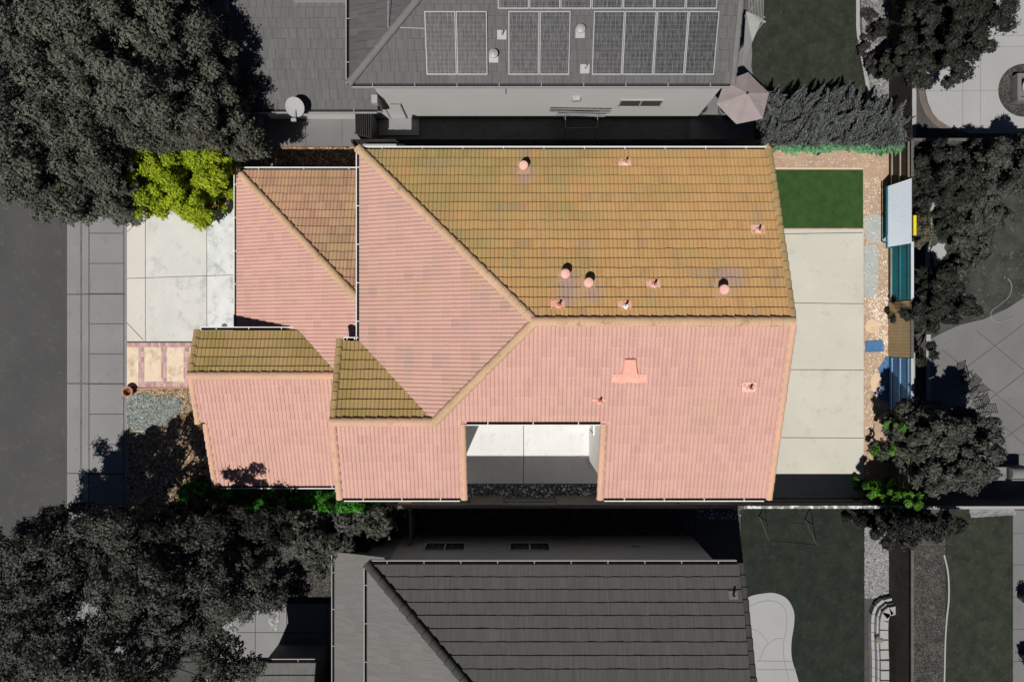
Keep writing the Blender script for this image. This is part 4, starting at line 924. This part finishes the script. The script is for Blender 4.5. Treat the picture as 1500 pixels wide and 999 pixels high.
for i, (px, py, r_, lb) in enumerate(((1026,163,.22,'dark round planter at the house corner, left of the umbrella'), (1058,164,.26,'grey round planter half under the umbrella'))):
    x, y, _ = P(px, py); t = thing('round_planter', lb, 'planter', (x, y, 0), GS)
    MB().lathe((x,y,.014), [(r_*.8,0),(r_,.4),(r_*.9,.41),(r_*.85,.3)], 22).build('pot', STEEL if i else FGREY, t); MB().lathe((x,y,.30), [(r_*.8,0),(r_*.8,.03)], 18).build('potting_soil', BLACK, t)
t = thing('shade_sail', 'white triangular shade sail at the corner of the solar house', 'shade sail', (9.3, 12, 0))
a, b, c, d = P(1093,17,2.9), P(1117,27,2.6), P(1102,62,2.5), P(1088,98,2.9)
s_ = MB().add([a,b,c,d], [(0,3,2,1)]).build('sail', M('sail_white', (.34,.34,.34), None, None, 2, famt=.02), t); s_.modifiers.new('thickness', 'SOLIDIFY').thickness = .01
MB().tube((b[0]+.04,b[1],0), (b[0]+.04,b[1],2.7), .04).build('post', STEEL, t)
t = thing('pergola', 'slatted grey pergola corner above the white shade sail', 'pergola', (10.0, 14, 0)); mb = MB()
for i in range(11): x = 9.75+i*.062; mb.bar((x,13.5-i*.03,2.75), (x+.05,14.6,2.75), .018, .05)
mb.build('slats', WGREY, t); MB().bar((9.65,13.48,2.7), (10.5,13.2,2.7), .06, .08).build('beam', WGREY, t); MB().bar((9.65,14.6,2.7), (10.6,14.6,2.7), .06, .08).build('beam', WGREY, t)
MB().box(10.4,10.46,13.2,13.26,0,2.66).build('post', WGREY, t); MB().box(10.5,10.56,14.57,14.63,0,2.66).build('post', WGREY, t)
# ladders on brackets along the wall
t = thing('ladder', 'grey ladder laid on brackets along the white wall', 'ladder', (P(848,0,1)[0], 9.85, 0)); mb = MB()
x0, x1 = P(804,0,1.2)[0], P(893,0,1.2)[0]
for dy, dz in ((9.98,.0),(9.98,.32)): mb.bar((x0,dy,1.3+dz), (x1,dy-.05,1.25+dz), .05, .03)
mb.build('side_rail', CGREY2, t); mb = MB()
for k in range(9): x = x0+.15+k*(x1-x0-.3)/8; mb.tube((x,9.97,1.28), (x,9.97,1.64), .014, n=6)
mb.build('rung', CGREY2, t)
t = thing('work_trestle', 'thin metal trestle under the ladder on the shaded path', 'trestle', (P(850,0,1)[0], 9.6, 0)); mb = MB()
xa, xb = P(828,0,1)[0], P(875,0,1)[0]
for x in (xa, xb):
    mb.tube((x,10.0,1.1), (x,9.3,1.1), .02, n=6).tube((x,9.95,1.1), (x-.05,10.02,0), .02, n=6).tube((x,9.32,1.1), (x,9.22,0), .02, n=6)
mb.build('leg', STEEL, t); MB().tube((xa,9.32,1.1), (xb,9.32,1.1), .02, n=6).tube((xa,10.0,1.1), (xb,10.0,1.1), .02, n=6).bar((xa-.4,9.9,1.17), (xb+.3,9.82,1.17), .09, .03).build('bar', STEEL, t)
# fire pit with its dark gravel ring
x, y, _ = P(1500,133); t = thing('fire_pit', 'pale square fire pit within an oval of dark gravel at the right edge', 'fire pit', (x, y, 0))
MB().prism([(x+1.18*math.cos(6.283*i/40), y+1.2*math.sin(6.283*i/40)) for i in range(40)], .005, .03).build('gravel_ring', GRAVG, t)
mb = MB(); a = .62
for q in ((-a,a,-a,-a+.18),(-a,a,a-.18,a),(-a,-a+.18,-a+.18,a-.18),(a-.18,a,-a+.18,a-.18)): mb.box(x+q[0],x+q[1],y+q[2],y+q[3],.03,.45)
mb.build('surround', CGREY2, t, bevel=.015); MB().lathe((x,y,.031), [(.40,0),(.42,.45),(.32,.45),(.28,.2)], 28).build('fire_bowl', CGREY3, t); MB().lathe((x,y,.1), [(.27,0),(.27,.12)], 20).build('ash_bed', BLACK, t)
# slatted chair and metal chairs
def chair(name, label, px, py, rot, group, mat):
    x, y, _ = P(px, py, .5); t = thing(name, label, 'chair', (x, y, .012), group); T = []
    def put(nm, fn):
        mb = MB(); fn(mb); o = mb.build(nm, mat, None, origin=(0,0,0)); o.parent = t; T.append(o)
    put('seat', lambda m: [m.bar((-.24,-.2+k*.09,.43), (.24,-.2+k*.09,.43), .03, .02) for k in range(6)] and m.bar((-.24,-.22,.42),(-.24,.27,.42),.03,.03).bar((.24,-.22,.42),(.24,.27,.42),.03,.03))
    put('backrest', lambda m: [m.bar((-.24,.28+.035*k,.50+.09*k), (.24,.28+.035*k,.50+.09*k), .03, .02) for k in range(6)] and m.bar((-.24,.26,.42),(-.24,.48,.98),.03,.03).bar((.24,.26,.42),(.24,.48,.98),.03,.03))
    put('armrest', lambda m: m.bar((-.29,-.22,.63),(-.29,.33,.66),.05,.025)); put('armrest', lambda m: m.bar((.29,-.22,.63),(.29,.33,.66),.05,.025))
    for sx, sy in ((-.24,-.2),(.24,-.2),(-.24,.26),(.24,.26)): put('leg', lambda m: m.tube((sx,sy,.42),(sx*1.1,sy*1.15,0),.018,.014,8))
    t.rotation_euler[2] = rot; t.scale = (.82, .82, .82); return t
CH = []
GC = 'black metal chairs on the right hand patio'
chair('patio_chair', 'topmost black metal chair on the right hand patio, turned toward the house', 1417, 556, R(20), GC, BLACK)
chair('patio_chair', 'middle black metal chair, half hidden by the grey tree', 1430, 576, R(-40), GC, BLACK)
chair('patio_chair', 'lowest black metal chair at the edge of the grey tree crown', 1441, 600, R(-75), GC, BLACK)
chair('slatted_chair', 'dark slatted chair on the pale patio by the big upper right tree', 1475, 38, R(90), None, BLACK)
# dark outdoor table with chairs and a cover at the lower right
x, y, _ = P(1487,692,.7); t = thing('grill_cart', 'dark covered grill cart near the lower edge of the right hand patio', 'grill', (x, y, 0))
MB().box(x-.42,x+.5,y-.28,y+.28,.25,.8).build('cabinet_box', BLACK, t, bevel=.02)
mb = MB(); K = 10
mb.v = [(x+sx*.36, y+.26*math.cos(math.pi*k/K), .82+.24*math.sin(math.pi*k/K)) for sx in (-1,1) for k in range(K+1)]
mb.f = [(k, k+1, K+2+k, K+1+k) for k in range(K)]+[tuple(range(K+1))[::-1], tuple(range(K+1, 2*K+2))]
mb.build('lid', STEEL, t); MB().box(x-.95,x-.44,y-.25,y+.25,.74,.78).build('side_shelf', STEEL, t); MB().tube((x-.3,y-.3,.9),(x+.3,y-.3,.9),.015).build('handle', FRAME, t)
for dx in (-.35,.4): MB().box(x+dx-.04,x+dx+.04,y-.22,y+.22,.01,.25).build('leg', BLACK, t)
x, y, _ = P(1463,698,.3); t = thing('storage_crate', 'small pale crate left of the dark grill cart', 'crate', (x, y, 0))
MB().box(x-.28,x+.22,y-.16,y+.16,.012,.34).build('crate_box', CGREY3, t, bevel=.01); MB().box(x-.30,x+.24,y-.18,y+.18,.345,.38).build('lid', CGREY2, t)
# corrugated scraps by the right fence
mb = MB()
for i in range(41):
    u = i/40; zz = .03*math.cos(i*math.pi/2.5)
    for v in (0, 1): p = P(1418+66*u+v*4, 744+v*14-4*u, .4+(1-v)*.9); mb.v.append((p[0], p[1], p[2]+zz))
mb.f = [(2*i, 2*i+2, 2*i+3, 2*i+1) for i in range(40)]
o = mb.build('corrugated_scrap', M('scrap_metal', (.3,.3,.32), (.14,.14,.15), None, 3, rough=.4)); o.modifiers.new('thickness', 'SOLIDIFY').thickness = .005; tag(o, 'grey corrugated sheet leaning on the fence above the right hand lawn', 'metal sheet')
# garden hose
mb = MB(); hp = curve([(1476,408),(1482,418),(1478,434),(1465,446),(1453,455),(1452,466),(1460,471),(1474,469),(1484,464)], 8)
for a, b in zip(hp[:-1], hp[1:]): mb.tube(P(*a,.03), P(*b,.03), .014, n=6)
tag(mb.build('garden_hose', CGREY3, smooth=True), 'thin pale garden hose curling over soil onto the patio', 'hose')
# goal frame
t = thing('goal_frame', 'black tube goal frame on the lawn behind the white capped fence', 'goal', (*P(1160,785)[:2], 0)); mb = MB()
A_, B_, C_, D_ = P(1124,764,1.0), P(1193,769,1.0), P(1127,792,.03), P(1197,799,.03); E_, F_ = P(1127,790,1.0), P(1188,784,.03)
mb.tube(A_, B_, .025, n=8).tube(A_, (A_[0],A_[1],.02), .025, n=8).tube(B_, (B_[0],B_[1],.02), .025, n=8); mb.build('front_frame', BLACK, t)
MB().tube((A_[0],A_[1],.03), C_, .02, n=8).tube((B_[0],B_[1],.03), D_, .02, n=8).tube(C_, D_, .02, n=8).tube(A_, C_, .016, n=6).tube(B_, D_, .016, n=6).build('rear_frame', BLACK, t)
# block retaining wall: each block counted
t = thing('block_retaining_wall', 'stepped pale block wall curving along the lower white gravel bed', 'retaining wall', (*P(1285,930)[:2], 0))
bl = curve([(1297,876),(1285,880),(1277,890),(1274,905),(1274,935),(1275,965),(1275,1020)], 5); k = 0
W_ = [Vector(P(*p)) for p in bl]; acc = 0; last = W_[0]; nn = 0
for off, hh in ((0,.26),(.17,.40),(.36,.55)):
    dist = 0; i = 0; mb = MB(); pos = []
    for a, b in zip(W_[:-1], W_[1:]):
        d = b-a; 
        while dist <= d.length: pos.append((a+d.normalized()*dist, d.normalized())); dist += .45 if off > .3 else .40
        dist -= d.length
    for p, d in pos:
        nrm_ = Vector((-d.y, d.x, 0)); c = p+nrm_*off
        if c.y > -10.9-off*.2 and d.y > -.3: pass
        wdh = .2 if off > .3 else .075
        mb.bar(c-d*.19+Vector((0,0,hh/2+.01)), c+d*.19+Vector((0,0,hh/2+.01)), wdh*2*.9, hh)
    mb.build('block_course', CGREY3, t, bevel=0)
x, y, _ = P(1288,935,.4); t = thing('garden_ornament', 'small tan garden lamp on the block wall', 'ornament', (x, y, .1))
MB().lathe((x,y,.3), [(.1,0),(.2,.1),(.2,.2),(.05,.3)], 14).build('bowl', CREAM if False else M('dull_tan', (.2,.17,.12)), t); MB().bar((x,y+.1,.5),(x+.25,y+.25,.55),.05,.05).tube((x,y,.1),(x,y,.3),.04).build('arm', CGREY3, t)
GP = 'dark potted plants on the right hand pavement'
for px, py, lb in ((1494,872,'spiky dark potted plant on the pavement beside the right lawn'), (1497,958,'rounded dark potted plant at the lower right corner')):
    x, y, _ = P(px, py); t = thing('potted_plant', lb, 'potted plant', (x, y, 0.02), GP)
    MB().lathe((x,y,.022), [(.16,0),(.22,.3),(.2,.31),(.18,.26)], 20).build('pot', BLACK, t)
    pf = np.array([(x+random.uniform(-.15,.15), y+random.uniform(-.2,.2), .5+random.uniform(-.1,.2), .2) for _ in range(7)]); C, N = puffs_to_leaves(pf, 90, int(px)); leaf_mesh('foliage', C, N, .07, 1.5, LDARK, t)

# ================================================================== TREES AND SHRUBS
XL = P(187,0,3.6)[0]; YL = P(0,221,3.3)[1]
GT = 'large olive grey trees beside the street'
def lime(C): return (C[:, 0] > XL) & (C[:, 1] < YL)
XG = P(187,0,4.4)[0]; YG = P(0,219,4.6)[1]
above = lambda C: (C[:, 1] > YG) | (C[:, 0] < XG)
tree('street_tree', 'broad olive grey tree over the street, cut by the left frame edge', 'tree', [(40,150,7.8,4.0,3.3,3.2,.66),(20,10,7.5,4.0,3.0,2.6,.66)], .085, 300, LGREY, (*P(50,130)[:2], 7, 3.0), above, GT, seed=1)
tree('street_tree', 'tall olive grey tree between the street tree and the solar house roof', 'tree', [(160,70,8.4,4.4,3.0,2.9,.66),(215,10,7.6,4,2.2,2.0,.66),(255,75,6.6,4,1.9,1.8,.66)], .085, 300, LGREY, (*P(180,60)[:2], 8, 2.6), above, GT, seed=2)
tree('street_tree', 'olive grey tree directly above the lime green crown', 'tree', [(240,165,6.4,3.6,2.4,2.0,.6),(318,140,5.4,3.2,1.1,1.9,.55),(335,205,4.4,3.0,.7,.7,.5),(300,195,5.0,3,1.6,.9,.5)], .08, 300, LGREY, (*P(250,165)[:2], 6, 1.9), above, GT, seed=3)
tree('street_tree', 'olive grey foliage lobe hanging over the sidewalk left of the lime crown', 'tree', [(115,225,5.0,3.2,2.0,2.1,.58),(45,245,5.2,3.2,2.0,1.3,.58),(158,283,3.9,2.6,1.0,.8,.46),(176,245,3.9,2.8,.8,1.5,.46)], .08, 300, LGREY, (*P(130,235)[:2], 5.0, 1.6), lambda C: C[:, 0] < XG, GT, seed=4)
tree('lime_tree', 'lime green tree crown over the corner of the driveway', 'tree', [(205,250,3.8,2.2,1.65,1.5,.42),(268,238,3.9,2.3,1.8,.8,.38),(268,292,3.3,1.7,.9,.72,.36),(315,248,3.6,2.0,.8,.9,.36),(203,292,3.2,1.8,.55,.65,.36)], .085, 220, LLIME, (*P(262,268)[:2], 3.4, 1.0), lime, seed=5, tr=.1)
GT2 = 'large grey trees at the lower left'
lowY = P(0,745,4.5)[1]
cl = lambda C: C[:, 1] < lowY
tree('shade_tree', 'grey tree at the lower left corner with dense lumpy foliage', 'tree', [(25,935,6.4,3.2,2.7,2.6,.70),(30,835,6.0,3.2,1.9,1.5,.66)], .085, 300, LGREY2, (*P(45,920)[:2], 6, 2.8), cl, GT2, seed=11)
tree('shade_tree', 'grey tree reaching toward the sidewalk below the front yard', 'tree', [(150,765,6.2,3.4,1.0,.95,.6),(75,800,6.0,3.4,1.7,1.1,.62),(185,835,6.6,3.4,1.5,1.5,.66)], .085, 300, LGREY2, (*P(150,810)[:2], 6.4, 2.2), cl, GT2, seed=12)
tree('shade_tree', 'grey tree with gaps standing beside the painted sun patches', 'tree', [(245,865,6.4,3.4,1.9,1.9,.72),(350,862,5.2,3.2,1.05,1.7,.6)], .085, 300, LGREY2, (*P(265,860)[:2], 6.2, 2.4), cl, GT2, seed=13)
tree('shade_tree', 'grey tree at the bottom edge left of the porch roof', 'tree', [(170,965,6.6,3.4,2.5,1.7,.72),(315,985,5.0,3.0,1.3,.9,.62)], .085, 300, LGREY2, (*P(200,960)[:2], 6.2, 2.8), cl, GT2, seed=14)
tree('yard_tree', 'dark tree filling the shade between the front yard and the charcoal roof', 'tree', [(303,766,6.1,2.8,1.3,.55,.5),(240,768,5.6,2.8,1.0,.5,.5),(385,782,4.8,2.6,.9,.8,.55),(300,800,4.4,2.6,1.6,.6,.6)], .085, 260, LDARK, (*P(320,790)[:2], 4.8, 1.8), cl, None, seed=15)
bush('grey_shrub', 'large dull green shrub between the pink eave and the low charcoal roof', 'shrub', [(480,780,3.4,1.2,2.2,1.35,.45),(530,765,3.2,1.2,1.2,.85,.42),(445,765,3.0,1.2,1.4,.9,.42),(480,820,2.6,1.0,1.0,.7,.4)], .10, 240, LGREY2, lambda C: C[:, 1] < P(0,745,2.8)[1], seed=21, aspect=1.3)
bush('green_hedge', 'bright green leafy hedge strip beneath the south west pink eave', 'hedge', [(400,738,2.4,1.0,2.2,.5,.4),(500,741,3.0,1.2,2.1,.55,.4)], .10, 230, LDGREEN, lambda C: C[:, 1] > P(0,745,2.8)[1], seed=22, aspect=1.3)
bush('ground_shrub', 'dark green low shrub in the shade of the front yard', 'shrub', [(310,722,1.1,.4,1.4,.4,.3)], .08, 160, LDGREEN, seed=23)
# juniper and sea green fringe
pts = []; rj = random.Random(5)
for i in range(23):
    for j in range(8):
        px = 1126+i*8.7+rj.uniform(-5,5); py = 140+j*10+rj.uniform(-5,5)
        top = 122+10*math.sin(px*.05)+9*math.sin(px*.16)+(26*max(0,(px-1240)/90))+(14*max(0,(1160-px)/40))
        if py < top+14: continue
        z = 1.7-.5*abs((py-175)/45)**2+rj.uniform(-.45,.45); x, y, _ = P(px, py, z); pts.append((x, y, z, rj.uniform(.3,.5)))
YJ = P(0,211.5,1.6)[1]
strands('juniper_hedge', 'feathery grey juniper mass between the umbrella and the rear fence', 'hedge', pts, .2, LJUN, (.3,.75,.35), lambda C: C[:, 1] > YJ, per=190, seed=3)
pts = []
for i in range(60):
    px = 1140+i*3.2; d = 6*math.sin(px*.06)+5*math.sin(px*.17)
    for py in (208, 213, 217+d*.4): z = .9+rj.uniform(-.2,.3); x, y, _ = P(px+rj.uniform(-3,3), py+rj.uniform(-2,2), z); pts.append((x, y, z, .22))
strands('juniper_fringe', 'sea green juniper fringe along the top edge of the back yard', 'hedge', pts, .17, LTEAL, (.0,-.5,.35), lambda C: C[:, 1] < P(0,211.5,1.2)[1], per=70, wd=.022, seed=4)
# upper right
tree('patio_tree', 'huge round dark grey tree over the pale upper right patio', 'tree', [(1414,20,4.6,2.0,1.75,2.1,.42),(1440,-10,4.4,2.0,1.3,1.6,.42)], .075, 330, LDARK, (*P(1395,10)[:2], 4.2, 2.2), None, None, seed=31)
bush('dark_bush', 'small dark round bush straddling the black fence left of the patio tree', 'shrub', [(1322,86,2.4,1.4,.5,.5,.26)], .07, 330, LDARK, seed=32)
GB2 = 'small maroon grey shrubs in the white gravel bed'
for i, (px, py, r_, lb) in enumerate(((1288,40,.5,'maroon grey shrub second from the top of the gravel bed'), (1266,55,.38,'smaller maroon grey shrub at the lawn edge'), (1280,14,.6,'topmost maroon grey shrub of the gravel bed'), (1285,92,.75,'widest maroon grey shrub, lowest in the gravel bed'), (1268,72,.4,'maroon grey shrub just above the widest one'))):
    bush('gravel_shrub', lb, 'shrub', [(px,py,.6,.2,r_*.62,r_*.6,.2)], .055, 150 if i not in (1,2) else 70, LPURP, None, GB2, seed=40+i)
tree('grove_tree', 'dark leaning tree right of the corner fence bay, left of its paler neighbour', 'tree', [(1392,245,3.2,1.4,.85,1.1,.4),(1418,262,3.0,1.6,.9,.9,.4)], .09, 300, LDARK, (*P(1390,245)[:2], 3.6, 1.4), None, 'trees in the upper right garden', seed=51, aspect=1.6)
tree('grove_tree', 'paler spreading tree at the right edge above the mottled soil', 'tree', [(1462,243,3.2,1.4,1.4,1.3,.4),(1500,225,3.0,1.4,.9,1.0,.4)], .07, 300, LGREY2, (*P(1468,240)[:2], 3.4, 1.5), None, 'trees in the upper right garden', seed=52)
bush('low_thicket', 'low dark thicket right of the curved garden path', 'shrub', [(1428,345,.7,.1,.95,1.3,.26),(1402,400,.6,.1,.45,.7,.26),(1455,320,.6,.1,.8,.6,.26)], .065, 170, LGREY2, seed=53)
bush('low_thicket', 'low dark undergrowth between the leaning dark tree and the garden path', 'shrub', [(1395,315,.9,.1,.6,.8,.26),(1365,282,.8,.1,.5,.35,.26)], .065, 170, LDARK, seed=57)
bush('yellowish_shrub', 'faded yellowish shrub between the rear fence and the garden path', 'shrub', [(1347,335,1.3,.5,.45,.95,.3)], .06, 200, leaf_mat('faded_leaf', (.08,.08,.045), (.13,.13,.08), .1), seed=54)
bush('fence_shrub', 'black green shrub behind the fence next to the yellowish one', 'shrub', [(1347,300,1.2,.4,.45,.5,.3)], .06, 200, LDARK, seed=55)
tree('fence_tree', 'dark tree behind the tan and teal fence bays', 'tree', [(1384,448,3.0,1.3,1.0,1.0,.30),(1372,415,2.8,1.3,.5,.7,.3),(1360,520,2.2,1.0,.2,.5,.26)], .085, 300, LDARK, (*P(1372,450)[:2], 3.4, 1.1), None, None, seed=56, aspect=1.7)
GXR = P(1336,0,3.6)[0]
tree('maple_tree', 'broad dull grey tree over the lower right patio corner', 'tree', [(1397,660,4.0,1.6,1.65,1.85,.42),(1362,618,3.6,1.5,.8,.8,.38),(1430,700,3.4,1.5,.9,.8,.38),(1425,630,3.4,1.5,.8,.8,.36)], .10, 280, LGREY2, (*P(1395,660)[:2], 4, 1.7), lambda C: C[:, 0] > GXR, None, seed=61, aspect=1.1)
tree('green_tree', 'vivid green narrow tree against the dark bay of the rear fence', 'tree', [(1331,622,3.2,2.0,.32,.6,.20),(1330,672,3.2,2.0,.32,.6,.20)], .085, 90, LGREEN, (P(1330,650,2)[0], P(1330,650,2)[1], 3.2, .4), lambda C: C[:, 0] < GXR, None, seed=62, tr=.05, aspect=1.2)
tree('corner_tree', 'green sparse tree in the back corner casting a leafy shadow on the patio', 'tree', [(1318,726,2.3,1.4,.62,.36,.17),(1290,722,2.2,1.4,.38,.3,.17)],   .085, 42, LGREEN, (P(1302,728,1)[0], P(1302,728,1)[1], 2.8, .6), lambda C: C[:, 1] > P(0,743,2.3)[1], None, seed=63, tr=.05, aspect=1.8)
tree('corner_grey_tree', 'dark grey shrubby tree south of the white capped fence', 'tree', [(1325,778,3.0,1.4,1.25,.75,.38),(1300,762,2.6,1.2,.8,.45,.38),(1372,770,2.6,1.2,.8,.6,.38)], .085, 220, LDARK, (*P(1325,775)[:2], 3.0, 1.2), lambda C: C[:, 1] < P(0,745,2.9)[1], None, seed=64, aspect=1.5)
# stones
scatter('yard_stones', [(186,570),(300,570),(318,740),(186,740)], 5200, .012, .045, .002, STONES, 1, 'scattered small stones over the front yard')
scatter('slate_chips', [(187,578),(262,582),(262,606),(232,624),(214,634),(187,628)], 2600, .012, .032, .008, STONESB, 2, 'blue grey chips scattered in the front yard')
scatter('backyard_debris', [(1266,260),(1301,260),(1301,600),(1266,640)], 1300, .010, .045, .002, DEBRIS, 3, 'pale broken stone scattered over the back yard soil')
scatter('backyard_debris', [(1135,222),(1300,226),(1300,246),(1135,246)], 260, .010, .03, .002, DEBRIS, 4, 'pale stone bits above the turf')
scatter('backyard_debris', [(1288,425),(1301,425),(1301,520),(1292,520),(1272,455),(1270,440)], 420, .02, .06, .003, DEBRIS, 5, 'pale stone bits by the tan fence bay')
scatter('white_stones', [(1266,745),(1303,745),(1303,876),(1266,876)], 3000, .02, .05, .006, rand_mat('white_stone', [(.12,.12,.12),(.3,.3,.3),(.4,.4,.4)]), 6, 'white stones of the lower gravel bed')
scatter('courtyard_stones', [(682,710),(878,710),(878,728),(682,728)], 260, .015, .035, .002, STONESB, 7, 'small pale stones in the shaded strip')
